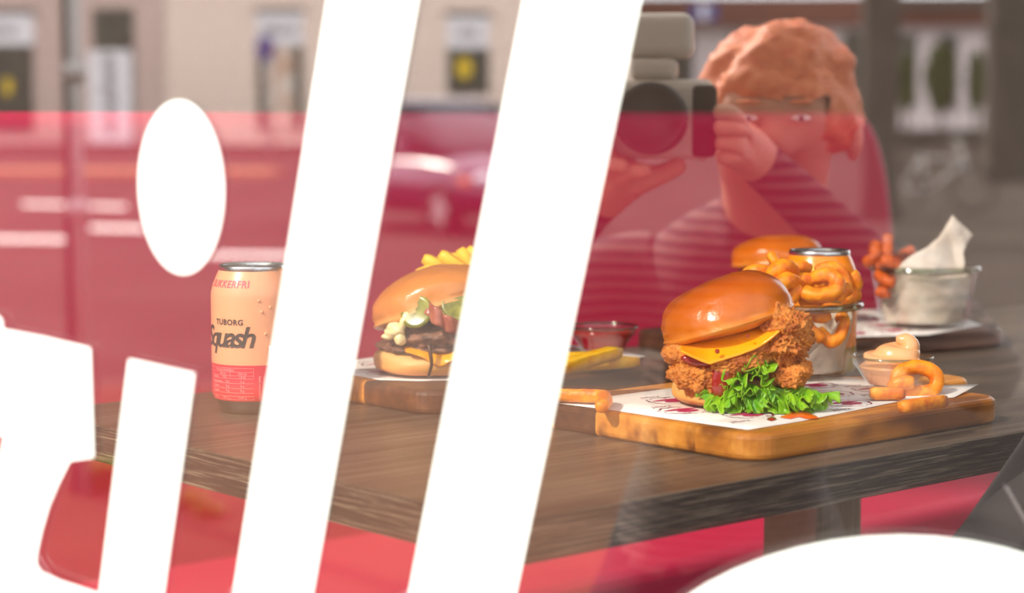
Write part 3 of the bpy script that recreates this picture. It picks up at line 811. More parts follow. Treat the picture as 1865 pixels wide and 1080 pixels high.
# swirl of dip
def swirl():
    vs, fs = [], []; na, nt = 64, 40
    for t in range(nt + 1):
        q = t / nt
        if q < .45:                       # the part inside the bowl
            qq = q / .45; z = .0026 + .0148 * qq
            r0 = .0172 + (.0266 - .0172) * qq ** .8 if q > 0 else .0
        else:
            qq = (q - .45) / .55; z = .0174 + .0185 * qq ** .85
            r0 = .0262 * math.sqrt(max(0, 1 - qq ** 1.5)) * (1 - .12 * qq)
        for i in range(na):
            a = 2 * math.pi * i / na
            r = r0
            dx = dz = 0.0
            if q > .45:
                r *= 1 + .10 * math.sin(a + 13 * qq) * (1 - qq) + .05 * math.sin(2 * a - 7 * qq)
                dx = .0055 * qq * qq
            vs.append((r * math.cos(a) + dx, r * math.sin(a), z + (.0012 * math.sin(a + 13 * qq) if q > .45 else 0)))
    for t in range(nt):
        for i in range(na):
            j = (i + 1) % na
            fs.append((t * na + i, t * na + j, (t + 1) * na + j, (t + 1) * na + i))
    d = thing('dip', 'pale orange dip piled in a swirl in its glass bowl', 'sauce', D1)
    mo('mound', vs, fs, M['dip'], d)
    tp = [(.012, 0, .029), (.013, -.001, .034), (.0105, -.001, .0375), (.006, -.001, .0395), (.0035, -.001, .0415)]
    v2, f2 = tube(catmull(tp, 5), lambda t: .0098 * (1 - t) ** .62 + .0003, 14)
    mo('curled_tip', v2, f2, M['dip'], d)
swirl()

# ------------------------------------------------------------------ burgers
def dome(name, c, R, ht, hb, mat, parent, base, rot=(0, 0, 0), seed=0, amp=.03, e=2.6, crease=0.0):
    """bun half: flat-bottomed dome with its own object frame so the crust follows it"""
    bm = bmesh.new(); bmesh.ops.create_uvsphere(bm, u_segments=64, v_segments=32, radius=1)
    for v in bm.verts:
        x, y, z = v.co
        rr = math.hypot(x, y)
        k = (1 - abs(z) ** e) ** (1 / e) / rr if rr > 1e-5 else 0
        p = Vector((x * k * R, y * k * R, z * (ht if z > 0 else hb)))
        n = noise.noise(Vector((x, y, z)) * 1.6 + Vector((seed, seed * 2, 0))) * amp * R
        n += noise.noise(Vector((x, y, z)) * 5 + Vector((seed, 0, seed))) * amp * .22 * R
        if crease:                        # shallow wrinkles where the crust folds near its rim
            an = math.atan2(y, x)
            n -= crease * R * max(0, 1 - abs(z - .12) / .35) * abs(noise.noise(Vector((an * 3.2 + seed, z * 2.2, seed)))) * 1.6
            n -= crease * R * .5 * math.exp(-((z + .02) / .06) ** 2)
        p += Vector((x, y, z)) * n
        v.co = p
    o = bmo(name, bm, mat, parent, True)
    o.location = Vector(c) - Vector(base); o.rotation_euler = rot
    return o

def leaf(name, c, out, up, W, Lh, mat, parent, base, seed):
    """frilly lettuce leaf growing from c along out"""
    out = Vector(out).normalized(); up = Vector(up); up = (up - out * up.dot(out)).normalized(); side = out.cross(up)
    nu, nv = 44, 12; vs, fs = [], []
    rnd = random.Random(seed); p1, p2, p3 = [rnd.uniform(0, 6.28) for _ in range(3)]
    for j in range(nv + 1):
        v = j / nv
        for i in range(nu + 1):
            u = -1 + 2 * i / nu
            am = v ** 1.5
            rf = math.sin(6.5 * u + p1) * .38 + math.sin(13 * u + p2 + 1.5 * v) * .30 + math.sin(24 * u + p3) * .16 * v
            ln = Lh * (1 - .35 * u * u) * (1 + .10 * math.sin(17 * u + p3))
            q = Vector(c) - Vector(base) + side * (W * u * (.35 + .65 * v)) + out * (ln * v) + up * (Lh * .55 * am * rf - Lh * .30 * v * v)
            q += side * (W * .12 * am * math.sin(9 * u + p2))
            q.z = max(q.z, .0007)
            vs.append(q)
    for j in range(nv):
        for i in range(nu):
            a = j * (nu + 1) + i
            fs.append((a, a + 1, a + nu + 2, a + nu + 1))
    o = mo(name, vs, fs, mat, parent)
    s = o.modifiers.new('s', 'SOLIDIFY'); s.thickness = .0005
    return o

# --- fried chicken burger
b1 = Vector((.170, 1.500, ZB))
bg = thing('chicken_burger', 'fried chicken burger with lettuce and melted cheese on the near board', 'burger', b1)
dome('bottom_bun', pt(1340, 700, 1.50) * 1 + Vector((0, 0, ZB + .0088 - pt(1340, 700, 1.50).z)), .0485, .0120, .0085, M['crumb'], bg, b1, (0, 0, 1), 3, .03, 3.4)
R_ = math.radians
def chk(px, py, Y, rad, rot=0, seed=1, nm='chicken_piece'):
    blob(nm, pt(px, py, Y), rad, M['chicken'], bg, (0, -R_(rot), 0), .36, 80, 6, seed, b1, .17)
chk(1352, 668, 1.505, (.040, .034, .018), 0, 2)
chk(1380, 630, 1.515, (.036, .034, .020), 15, 8)
chk(1276, 683, 1.472, (.0225, .020, .0140), -6, 3)
chk(1252, 646, 1.478, (.0205, .018, .0088), -4, 4)
chk(1354, 655, 1.462, (.0290, .015, .0120), 24, 5)
chk(1430, 612, 1.466, (.0185, .020, .0215), 20, 6)
chk(1438, 683, 1.464, (.0185, .015, .0098), 14, 7)
# melted cheese slice draped under the crown
def drape(px_top, px_bot, Ytop, Ybot, mat, parent, base, name, seed=0, bulge=.004):
    T = catmull([pt(x, y, Ytop) for x, y in px_top], 8); Bt = catmull([pt(x, y, Ybot) for x, y in px_bot], 8)
    m = min(len(T), len(Bt)); nv = 10; vs, fs = [], []
    for i in range(m):
        for j in range(nv + 1):
            t = j / nv
            p = T[i].lerp(Bt[i], t)
            p.y -= bulge * math.sin(math.pi * t) + .0012 * noise.noise(p * 120 + Vector((seed, 0, 0)))
            vs.append(p - base)
    for i in range(m - 1):
        for j in range(nv):
            a = i * (nv + 1) + j
            fs.append((a, a + nv + 1, a + nv + 2, a + 1))
    o = mo(name, vs, fs, mat, parent)
    s = o.modifiers.new('s', 'SOLIDIFY'); s.thickness = .0022; s.offset = 0
    s = o.modifiers.new('b', 'SUBSURF'); s.levels = 1; s.render_levels = 1
    return o
drape([(1236, 628), (1270, 615), (1310, 602), (1350, 590), (1395, 577), (1440, 562)], [(1240, 640), (1288, 662), (1304, 660), (1344, 648), (1390, 628), (1432, 592)], 1.480, 1.446, M['cheese'], bg, b1, 'cheese_slice')
blob('glaze', pt(1316, 690, 1.4545), (.0085, .0045, .0150), M['glaze'], bg, (0, R_(12), 0), .18, 60, 3, 5, b1)
blob('glaze', pt(1270, 658, 1.4600), (.0130, .0045, .0045), M['glaze'], bg, (0, R_(12), 0), .2, 60, 3, 6, b1)
for x, y, s in ((1306, 640, .0019), (1362, 612, .0013)):
    blob('chilli_flake', pt(x, y, 1.4440), (s, s, s), M['ink_white'] if x == 1300 else M['glaze'], bg, amp=.3, sub=2, base=b1)
rl = random.Random(12)
spots = [(1330, 700, 1.455), (1352, 690, 1.452), (1374, 680, 1.454), (1392, 700, 1.452), (1345, 716, 1.448), (1372, 716, 1.446), (1398, 722, 1.447), (1322, 722, 1.450), (1362, 700, 1.449), (1385, 690, 1.451), (1340, 730, 1.446),
         (1430, 712, 1.449), (1455, 716, 1.450), (1478, 708, 1.454), (1446, 728, 1.447), (1470, 726, 1.449), (1490, 718, 1.455), (1418, 722, 1.447), (1460, 702, 1.456), (1378, 668, 1.457), (1362, 676, 1.455), (1344, 704, 1.450), (1310, 716, 1.452)]
for i, (x, y, Y) in enumerate(spots):
    cx = 1362 if x < 1410 else 1458
    d = Vector(((x - cx) / 70 + rl.uniform(-.35, .35), -.75, -(y - 706) / 45 + rl.uniform(-.5, .35)))
    leaf('lettuce_leaf', pt(x, y, Y + .006), d, (rl.uniform(-.7, .7), -.2, 1), rl.uniform(.011, .016), rl.uniform(.013, .018), M['lettuce'], bg, b1, 40 + i)
dome('top_bun', pt(1327, 585, 1.495), .0515, .0335, .0095, M['bun'], bg, b1, (R_(-4), R_(-17), 0), 7, .055, 2.4, .045)

# --- beef burger
b2 = Vector((-.068, 1.678, ZB))
bb = thing('beef_burger', 'beef burger with pickles bacon and aioli between two slanted letters', 'burger', b2)
dome('bottom_bun', b2 + Vector((0, 0, .0092)), .0490, .0145, .0090, M['crumb'], bb, b2, (0, 0, 0), 11, .03, 3.4)
blob('beef_patty', pt(785, 629, 1.675), (.0465, .045, .0065), M['meat'], bb, (0, 0, 0), .5, 70, 5, 1, b2, .12)
blob('beef_patty', pt(795, 608, 1.665), (.0420, .038, .0125), M['meat'], bb, (0, R_(-3), 0), .42, 70, 5, 2, b2, .12)
blob('beef_patty', pt(750, 580, 1.672), (.024, .026, .010), M['meat'], bb, (0, R_(-25), 0), .4, 70, 4, 3, b2, .12)
blob('filling', pt(805, 580, 1.685), (.036, .036, .014), M['meat_dark'], bb, (0, R_(-18), 0), .2, 50, 4, 3, b2)
drape([(735, 633), (765, 630), (800, 634), (840, 636), (870, 634)], [(742, 642), (770, 652), (800, 668), (830, 655), (868, 652)], 1.642, 1.628, M['cheese'], bb, b2, 'cheese_slice')
for (x, y, Y, r, rot) in ((722, 604, 1.637, (.0080, .006, .0065), 25), (729, 614, 1.635, (.0050, .005, .0055), 0), (714, 600, 1.640, (.006, .004, .003), -20), (706, 614, 1.640, (.006, .005, .0030), 0), (739, 580, 1.636, (.0030, .003, .010), 20), (770, 544, 1.642, (.016, .008, .0034), -14), (822, 574, 1.634, (.012, .006, .0065), 25), (728, 575, 1.644, (.006, .004, .0035), 0)):
    blob('aioli', pt(x, y, Y), r, M['aioli'], bb, (0, R_(rot), 0), .55, 75, 4, x, b2)
def disc(name, c, R, th, rot, mat, parent, base, seed):
    pr = [(0, -th / 2), (R * .92, -th / 2), (R, 0), (R * .92, th / 2), (R * .75, th / 2 * .8), (0, th / 2 * .7)]
    o = lathe_o(name, pr, mat, parent, 40)
    o.location = Vector(c) - Vector(base); o.rotation_euler = rot
    for v in o.data.vertices: v.co.z += .0008 * math.sin(2 * math.atan2(v.co.y, v.co.x) + seed) * math.hypot(v.co.x, v.co.y) / R
    return o
disc('pickle_slice', pt(758, 568, 1.632), .0145, .0032, (R_(60), R_(-52), 0), M['pickle'], bb, b2, 1)
disc('pickle_slice', pt(836, 556, 1.634), .0150, .0032, (R_(55), R_(15), 0), M['pickle'], bb, b2, 3)
def rasher(px, w, mat, parent, base):
    P = catmull(px, 6); vs, fs = [], []
    for i, p in enumerate(P):
        for j in range(5):
            t = j / 4 - .5
            vs.append(p - base + Vector((.25 * t * w, -.0025 * math.sin(i * .8 + 3 * t), w * t * (1 + .12 * math.sin(i * .9)))))
    for i in range(len(P) - 1):
        for j in range(4):
            a = i * 5 + j; fs.append((a, a + 1, a + 6, a + 5))
    o = mo('bacon_rasher', vs, fs, mat, parent)
    s = o.modifiers.new('s', 'SOLIDIFY'); s.thickness = .003
    s = o.modifiers.new('b', 'SUBSURF'); s.levels = 1; s.render_levels = 1
rasher([pt(772, 556, 1.640), pt(786, 566, 1.626), pt(802, 582, 1.620), pt(822, 592, 1.622), pt(842, 600, 1.628)], .0125, M['bacon'], bb, b2)
vs, fs = tube([q - b2 for q in catmull([pt(781, 628, 1.625), pt(784, 645, 1.622), pt(786, 662, 1.6235), pt(783, 676, 1.625), pt(780, 687, 1.629)], 5)], lambda t: .0018 * (1 - .35 * t), 8)
mo('fried_onion', vs, fs, M['onion'], bb)
dome('top_bun', pt(792, 558, 1.682), .0535, .0330, .0100, M['bun_pale'], bb, b2, (R_(-6), R_(-17), 0), 15, .055, 2.4, .045)

# --- far burger
b3 = Vector((.276, 2.075, ZB))
bf = thing('far_burger', 'burger with a dark filling behind the orange can', 'burger', b3)
dome('bottom_bun', b3 + Vector((0, 0, .0088)), .0440, .0130, .0085, M['crumb'], bf, b3, (0, 0, 0), 21, .03, 3.4)
blob('patty', b3 + Vector((0, 0, .034)), (.044, .043, .013), M['meat_dark'], bf, (0, 0, 0), .4, 60, 4, 4, b3, .1)
blob('patty', b3 + Vector((0, 0, .050)), (.040, .040, .011), M['meat_dark'], bf, (0, 0, 0), .4, 60, 4, 5, b3, .1)
blob('glaze', pt(1404, 488, 2.035), (.009, .006, .005), M['glaze'], bf, (0, 0, 0), .2, 60, 3, 5, b3)
dome('top_bun', pt(1414, 474, 2.075), .0475, .0270, .0085, M['bun'], bf, b3, (R_(-3), R_(-5), 0), 31, .05, 2.4, .045)

# ------------------------------------------------------------------ the street behind the photographer, mirrored in the pane
RZ, PZ = -.42, -.32                      # road and pavement level
def attach(o, parent):
    o.parent = parent; o.matrix_parent_inverse = Matrix.Translation(-Vector(parent.location)); return o
def mirror_n(nv): return 2 * DW - nv      # distance along the pane's normal of a thing seen nv behind it in the mirror
def ground_mirror(x, y, z):               # street point that the pane mirrors at this spot
    v = onz(x, y, z)
    return WAX * v.dot(WAX) + WN * mirror_n(v.dot(WN)) + Vector((0, 0, z))
def fb(name, x0, y0, x1, y1, nv, th, mat, parent=None, off=0.0, bev=0.0):
    """box standing parallel to the pane, nv behind it in the mirror"""
    s0, z1 = onwin(x0, y0, nv); s1, z0 = onwin(x1, y1, nv)
    n = mirror_n(nv) + off
    o = wbox(name, s0, s1, n, n + th, z0, z1, mat, None, bev)
    return attach(o, parent) if parent else o
def fb_text(name, body, x, y, nv, size, mat, parent, off, rot=0.0, bold=.02):
    s, z = onwin(x, y, nv); vs, fs = text_mesh(body, size, 0, bold * size)
    n = mirror_n(nv) + off; out = []
    for v in vs:
        a, b = v.x * math.cos(rot) - v.y * math.sin(rot), v.x * math.sin(rot) + v.y * math.cos(rot)
        out.append(wloc(s - a, n, z + b))
    return attach(mo(name, out, fs, mat, None, False), parent)
M['asphalt'] = plain('asphalt', (78, 67, 60), .95, .04, var=.2, vscale=.6, bump=.2, bscale=60)
M['paving'] = plain('paving', (104, 72, 54), .95, .04, var=.2, vscale=1.2)
M['kerb'] = plain('kerb_stone', (92, 82, 74), .9, .05)
M['ochre'] = plain('ochre_kerb', (186, 134, 98), .8, .2)
M['line'] = plain('road_paint', (235, 230, 222), .7, .2)
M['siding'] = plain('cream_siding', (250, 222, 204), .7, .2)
M['siding_grey'] = plain('grey_siding', (214, 184, 172), .7, .2)  # boards of the left wall section, coloured darker than the cream ones
M['wallwhite'] = plain('white_render', (232, 214, 210), .8, .2)
M['roof'] = plain('brown_roof', (120, 70, 56), .7, .2)
M['win_dark'] = plain('dark_window', (66, 66, 48), .3, .4, c2=(44, 40, 32), vscale=.8)
M['sign'] = plain('sign_white', (248, 240, 240), .6, .2)
M['sign_ink'] = plain('sign_ink', (110, 96, 104), .6, .2)
M['yellow'] = plain('yellow_disc', (236, 196, 30), .5, .2)
M['poster'] = plain('poster_brown', (206, 160, 130), .6, .2, c2=(244, 228, 214), vscale=1.1)
M['blue'] = plain('sign_blue', (50, 74, 150), .5, .3)
M['steel'] = plain('galvanised_steel', (196, 190, 186), .45, .5, metal=.4)
M['stone_dark'] = plain('dark_stone', (78, 68, 60), .8, .2, var=.2, vscale=2)
M['shrub'] = plain('shrub_green', (96, 112, 40), .7, .2, c2=(58, 70, 28), vscale=9)
M['weed'] = plain('weed_green', (150, 150, 30), .7, .2, c2=(96, 110, 24), vscale=40)
M['car'] = plain('plum_car_paint', (74, 26, 62), .22, .6, coat=.8)
M['car_glass'] = plain('car_glass', (40, 34, 40), .08, .6)
M['tyre'] = plain('tyre_rubber', (30, 28, 28), .8, .2)
M['lamp_orange'] = plain('indicator_orange', (240, 110, 30), .2, .5)
M['lamp_clear'] = plain('headlamp_clear', (225, 225, 235), .1, .6)

rd = [wloc(s, n, RZ) for s, n in ((-70, .9), (90, .9), (90, -110), (-70, -110))]
struct(mo('street', rd + [p - Vector((0, 0, .1)) for p in rd], [(0, 3, 2, 1), (4, 5, 6, 7), (0, 1, 5, 4), (1, 2, 6, 5), (2, 3, 7, 6), (3, 0, 4, 7)], M['asphalt'], smooth=False))
KN = mirror_n(9.6)
struct(wbox('pavement', -12, .15, KN + .15, .96, RZ, PZ, M['paving']))
M['tarmac'] = plain('dark_tarmac', (46, 39, 36), .95, .02, var=.2, vscale=2)
struct(wbox('pavement_strip', .15, 14, KN + .15, .96, RZ, PZ, M['tarmac']))
kb = thing('kerb', 'grey kerb stones edging the pavement', None, wloc(0, KN, RZ)); kb['kind'] = 'structure'
for i in range(-7, 9):
    attach(wbox('kerb_stone', i * 1.2 + .01, i * 1.2 + 1.19, KN, KN + .15, RZ, PZ + .003, M['kerb'], None, .012), kb)
for x0, x1, y, hh in ((-60, 132, 436, 4), (165, 262, 416, 4), (380, 560, 466, 4), (40, 120, 372, 3), (165, 230, 376, 3)):
    p = [ground_mirror(x0, y - hh, RZ), ground_mirror(x1, y - hh + 2, RZ), ground_mirror(x1, y + hh + 2, RZ), ground_mirror(x0, y + hh, RZ)]
    struct(mo('road_line', [q + Vector((0, 0, d)) for d in (.0, .012) for q in p], [(4, 5, 6, 7), (0, 1, 5, 4), (1, 2, 6, 5), (2, 3, 7, 6), (3, 0, 4, 7)], M['line'], smooth=False))
NO = onz(100, 322, RZ).dot(WN)
struct(wbox('traffic_island', -50, onwin(480, 300, NO)[0], mirror_n(NO) - 2.2, mirror_n(NO), RZ, RZ + .14, M['ochre']))

# cream clapboard building
NB = 88.0
base_z = onwin(0, 267, NB)[1]
sb = thing('clapboard_building', 'cream clapboard shop building mirrored at the upper left', 'building', wloc(onwin(500, 200, NB)[0], mirror_n(NB), RZ))
fb('wall', -420, -190, 1150, 272, NB, -3.0, M['stone_dark'], sb)
yy = -188
while yy < 262:
    fb('siding_board', -420, yy, 299, yy + 26.6, NB, .10, M['siding_grey'], sb)
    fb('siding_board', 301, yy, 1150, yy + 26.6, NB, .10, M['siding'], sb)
    yy += 29
fb('plinth', -420, 262, 1150, 275, NB, .25, M['stone_dark'], sb)
def shop_window(x0, x1, ytop, ysign, ybot, disc=None, poster=False, text=None):
    w = fb('window', x0, ytop, x1, ybot, NB, .14, M['win_dark'], sb)
    fb('lintel', x0 - 3, ytop - 7, x1 + 3, ytop, NB, .30, M['stone_dark'], sb)
    fb('shop_sign', x0, ytop + 2, x1, ysign, NB, .22, M['sign'], sb)
    if text: fb_text('lettering', text, (x0 + x1) / 2, (ytop + ysign) / 2 + 2, NB, .62, M['sign_ink'], sb, .235)
    if disc:
        x, y, rx, ry = disc
        s, z = onwin(x, y, NB); n = mirror_n(NB) + .15; k = NB / F
        vs = [wloc(s + rx * k * math.cos(a), n + d, z + ry * k * math.sin(a)) for d in (0, .05) for a in [2 * math.pi * i / 24 for i in range(24)]]
        fs = [tuple(range(24, 48))] + [(i, (i + 1) % 24, 24 + (i + 1) % 24, 24 + i) for i in range(24)]
        attach(mo('yellow_disc', vs, fs, M['yellow'], None, False), sb)
    if poster: fb('poster', x0 + 16, ysign + 2, x1 - 16, ybot, NB, .20, M['poster'], sb)
shop_window(-60, 64, 24, 82, 240, (16, 158, 9, 17), text='butikk')
shop_window(468, 553, 22, 82, 238, None, True, 'butikk')
shop_window(622, 706, 26, 80, 236, None, True)
shop_window(815, 891, 28, 88, 172, (846, 124, 15, 20), text='salg')
shop_window(1010, 1085, 28, 88, 172, (1045, 124, 15, 20))
fb('transom', 170, 16, 248, 262, NB, .14, M['win_dark'], sb)
fb('banner', 163, 92, 243, 261, NB, .24, M['sign'], sb)
fb_text('lettering', 'multiplex', 205, 172, NB, .95, M['sign_ink'], sb, .255, math.pi / 2)

# white rendered building with brown eaves
NR = 96.0
wb = thing('rendered_building', 'white rendered building with brown eaves mirrored at the upper right', 'building', wloc(onwin(1500, 200, NR)[0], mirror_n(NR), RZ))
fb('wall', 1150, 30, 2500, 262, NR, -4, M['wallwhite'], wb)
fb('eaves', 1130, -2, 2520, 44, NR, 1.2, M['roof'], wb, -.4)
fb('gutter', 1600, 2, 2520, 14, NR, 1.5, M['kerb'], wb, -.2)
for x0, x1, y0, y1 in ((1200, 1262, 64, 170), (1330, 1392, 64, 170), (1448, 1494, 56, 160), (1536, 1606, 58, 240), (1640, 1668, 62, 180), (1708, 1742, 64, 190), (1830, 1890, 62, 190)):
    w = fb('window', x0, y0, x1, y1, NR, .08, M['win_dark'], wb)
    fb('window_sill', x0 - 4, y1, x1 + 4, y1 + 6, NR, .3, M['kerb'], wb)
fb('plinth', 1150, 235, 2500, 268, NR, .2, M['stone_dark'], wb)

# round blue sign on its pole
NS = 70.0
s, z = onwin(484, 88, NS); k = NS / F
ts = thing('traffic_sign', 'blue round traffic sign on a thin pole before the clapboard building', 'traffic sign', wloc(s, mirror_n(NS), RZ))
vs, fs = tube([wloc(s + .12, mirror_n(NS), RZ), wloc(s + .12, mirror_n(NS), z)], .06, 10); attach(mo('pole', vs, fs, M['steel']), ts)
vs = [wloc(s + 17 * k * math.cos(a), mirror_n(NS) + .08 + d, z + 23 * k * math.sin(a)) for d in (0, .05) for a in [2 * math.pi * i / 28 for i in range(28)]]
attach(mo('sign_plate', vs, [tuple(range(28)), tuple(range(28, 56))] + [(i, (i + 1) % 28, 28 + (i + 1) % 28, 28 + i) for i in range(28)], M['blue'], None, False), ts)
attach(mo('red_bar', [wloc(s + a * k, mirror_n(NS) + .14, z + b * k) for a, b in ((-9, -12), (-5, -15), (10, 11), (6, 15))], [(0, 1, 2, 3)], plain('sign_red', (190, 50, 50)), None, False), ts)
# small blue flag on the eaves
s, z = onwin(1283, 20, 90.0)
fl_ = thing('blue_sign', 'small blue and white sign under the brown eaves', 'sign', wloc(s, mirror_n(90), z))
fb('sign_panel', 1258, 8, 1306, 36, 90.0, .08, M['blue'], fl_)
fb('white_cross', 1275, 8, 1288, 36, 90.0, .05, M['sign'], fl_, .06)

# steel post by the kerb with weeds at its foot
gp = ground_mirror(151, 898, PZ)
po = thing('steel_post', 'slim steel post with a clamp mirrored at the left', 'post', gp)
for dx, r, m_ in ((0, .022, 'steel'), (-.034, .012, 'stone_dark')):
    vs, fs = tube([gp + WAX * dx, gp + WAX * dx + Vector((0, 0, 2.7))], r, 12); attach(mo('pole', vs, fs, M[m_]), po)
for h in (.95, 1.42):
    vs, fs = tube([gp + Vector((0, 0, h)), gp + Vector((0, 0, h + .07))], .034, 12); attach(mo('clamp', vs, fs, M['steel']), po)
def tuft(x, y, n, hgt, spread, label, seed):
    g = ground_mirror(x, y, PZ); r = random.Random(seed); vs, fs = [], []
    for _ in range(n):
        a = r.uniform(0, 6.28); q = r.uniform(0, spread); h = hgt * r.uniform(.4, 1)
        p = Vector((q * math.cos(a), q * math.sin(a), 0)); d = Vector((math.cos(a), math.sin(a), 0)) * h * .5; w = Vector((-math.sin(a), math.cos(a), 0)) * .007
        b = len(vs)
        vs += [p - w, p + w, p + d * .4 + w * .8 + Vector((0, 0, h * .6)), p + d * .4 - w * .8 + Vector((0, 0, h * .6)), p + d + Vector((0, 0, h))]
        fs += [(b, b + 1, b + 2, b + 3), (b + 3, b + 2, b + 4)]
    o = mo('weed_tuft', vs, fs, M['weed'], None, False); o.location = g
    tag(o, label, 'weeds')
tuft(200, 886, 420, .10, .11, 'yellow green weeds at the foot of the steel post', 1)
tuft(338, 925, 160, .06, .07, 'small weed tuft right of the steel post', 2)
tuft(378, 942, 80, .05, .05, 'tiny weed tuft farthest from the steel post', 3)

# dark stone pillars
def pillar(x0, x1, y, label, top=4.0):
    a, b = ground_mirror(x0, y, RZ), ground_mirror(x1, y, RZ); c = (a + b) / 2; w = (b - a).length / 2
    p = thing('stone_pillar', label, 'pillar', c)
    s_, n_ = c.dot(WAX), c.dot(WN)
    attach(wbox('shaft', s_ - w, s_ + w, n_ - w, n_ + w, RZ + .25, RZ + top, M['stone_dark'], None, .03), p)
    attach(wbox('foot', s_ - w * 1.15, s_ + w * 1.15, n_ - w * 1.15, n_ + w * 1.15, RZ, RZ + .25, M['stone_dark'], None, .03), p)
    attach(wbox('capital', s_ - w * 1.2, s_ + w * 1.2, n_ - w * 1.2, n_ + w * 1.2, RZ + top, RZ + top + .2, M['stone_dark'], None, .03), p)
pillar(1567, 1630, 400, 'dark square pillar mirrored right of the bench end')
pillar(1795, 1870, 330, 'dark square pillar mirrored at the right edge', 6.0)

# shrubs and a bicycle in front of the rendered building
def shrub(x, y, D, rx, rz, label, seed):
    s, z = onwin(x, y, D); r = random.Random(seed)
    base = wloc(s, mirror_n(D), RZ)
    t = thing('shrub', label, 'shrub', base, 0, 'shrubs before the rendered building')
    hc = z - RZ
    vs, fs = tube([(0, 0, 0), (.03, 0, hc)], .05, 8); mo('stem', vs, fs, M['stone_dark'], t)
    vs, fs = [], []
    for _ in range(700):
        d = Vector((r.gauss(0, 1), r.gauss(0, 1), r.gauss(0, 1))).normalized() * r.uniform(.35, 1) ** .5
        p = Vector((d.x * rx, d.y * rx, hc + d.z * rz))
        a = Vector((r.gauss(0, 1), r.gauss(0, 1), r.gauss(0, 1))).normalized() * .11; b_ = a.orthogonal().normalized() * .06
        b = len(vs); vs += [p - a, p + b_, p + a, p - b_]; fs.append((b, b + 1, b + 2, b + 3))
    mo('foliage', vs, fs, M['shrub'], t, False)
shrub(1650, 150, 50, .20, .70, 'narrow shrub next to the dark pillar', 1)
shrub(1714, 140, 50, .40, .85, 'broad dark shrub between the two pillars', 2)
shrub(1778, 150, 50, .20, .80, 'shrub next to the pillar at the right edge', 3)
bp = ground_mirror(1705, 388, RZ)
bi = thing('bicycle', 'parked bicycle mirrored between the dark pillars', 'bicycle', bp)
def bpt(a, z, o=0.0): return bp + WAX * a + WN * o + Vector((0, 0, z))
def torus(c, ax, R, r, n=28, m=8):
    ax = Vector(ax).normalized(); e = ax.orthogonal().normalized(); f = ax.cross(e); vs, fs = [], []
    for i in range(n):
        a = 2 * math.pi * i / n; d = e * math.cos(a) + f * math.sin(a)
        for j in range(m):
            b = 2 * math.pi * j / m; vs.append(Vector(c) + d * (R + r * math.cos(b)) + ax * (r * math.sin(b)))
    for i in range(n):
        for j in range(m):
            fs.append((i * m + j, ((i + 1) % n) * m + j, ((i + 1) % n) * m + (j + 1) % m, i * m + (j + 1) % m))
    return vs, fs
for a in (-.52, .52):
    vs, fs = torus(bpt(a, .34), WN, .32, .02); w = attach(mo('wheel', vs, fs, M['tyre']), bi)
    vs, fs = [], []
    for q in range(12):
        e = Vector((0, 0, math.sin(q * math.pi / 6))) + WAX * math.cos(q * math.pi / 6)
        v_, f_ = tube([bpt(a, .34), bpt(a, .34) + e * .32], .003, 4); fs += [tuple(i + len(vs) for i in f) for f in f_]; vs += v_
    o = mo('spokes', vs, fs, M['steel'], w); o.matrix_parent_inverse = Matrix.Translation(-Vector(bp)); 
vs, fs = [], []
for p, q in (((-.52, .34), (-.12, .32)), ((-.52, .34), (-.22, .82)), ((-.12, .32), (-.24, .90)), ((-.12, .32), (.36, .72)), ((-.22, .80), (.35, .80)), ((.52, .34), (.32, .95))):
    v_, f_ = tube([bpt(*p), bpt(*q)], .018, 8); fs += [tuple(i + len(vs) for i in f) for f in f_]; vs += v_
attach(mo('frame', vs, fs, M['steel']), bi)
vs, fs = tube(catmull([bpt(.24, 1.0, -.28), bpt(.34, 1.02, -.1), bpt(.34, 1.02, .1), bpt(.24, 1.0, .28)], 4), .014, 8); attach(mo('handlebar', vs, fs, M['steel']), bi)
attach(blob('saddle', bpt(-.25, .94), (.14, .07, .04), M['tyre'], None, amp=0, sub=3), bi)

# plum coloured car driving towards the window
fwv = ground_mirror(813, 430, RZ)         # where the near front wheel stands
hd = (WAX * .60 + WN * .80).normalized(); lf = Vector((-hd.y, hd.x, 0))    # heading and its left
side = -1 if lf.dot(WN) < 0 else 1
car_loc = fwv - hd * 1.30 - lf * side * .76
cr_ = thing('car', 'plum coloured car mirrored between the slanted letters', 'car', car_loc, math.atan2(hd.y, hd.x))
def loft(name, st, mat, parent, n=20, e=3.2):
    """stations (x, half width, z low, z high)"""
    vs, fs = [], []
    for x, hw, z0, z1 in st:
        for i in range(n):
            a = 2 * math.pi * i / n; c_, s_ = math.cos(a), math.sin(a)
            vs.append((x, hw * math.copysign(abs(c_) ** (2 / e), c_), (z0 + z1) / 2 + (z1 - z0) / 2 * math.copysign(abs(s_) ** (2 / e), s_)))
    for k_ in range(len(st) - 1):
        for i in range(n):
            j = (i + 1) % n; fs.append((k_ * n + i, k_ * n + j, (k_ + 1) * n + j, (k_ + 1) * n + i))
    fs += [tuple(range(n)), tuple(range((len(st) - 1) * n, len(st) * n))]
    return mo(name, vs, fs, mat, parent)
loft('body', [(-2.08, .62, .42, .80), (-2.0, .78, .30, .96), (-1.6, .86, .22, 1.0), (-.6, .88, .20, 1.0), (.7, .88, .20, 1.0), (1.3, .87, .22, .96), (1.8, .82, .24, .86), (2.05, .70, .30, .74), (2.12, .55, .36, .66)], M['car'], cr_)
loft('windows', [(-1.95, .50, .92, 1.04), (-1.55, .70, .92, 1.42), (-1.1, .74, .92, 1.54), (-.2, .75, .92, 1.57), (.35, .73, .92, 1.50), (1.0, .70, .92, 1.08), (1.15, .62, .92, .99)], M['car_glass'], cr_, 20, 4)
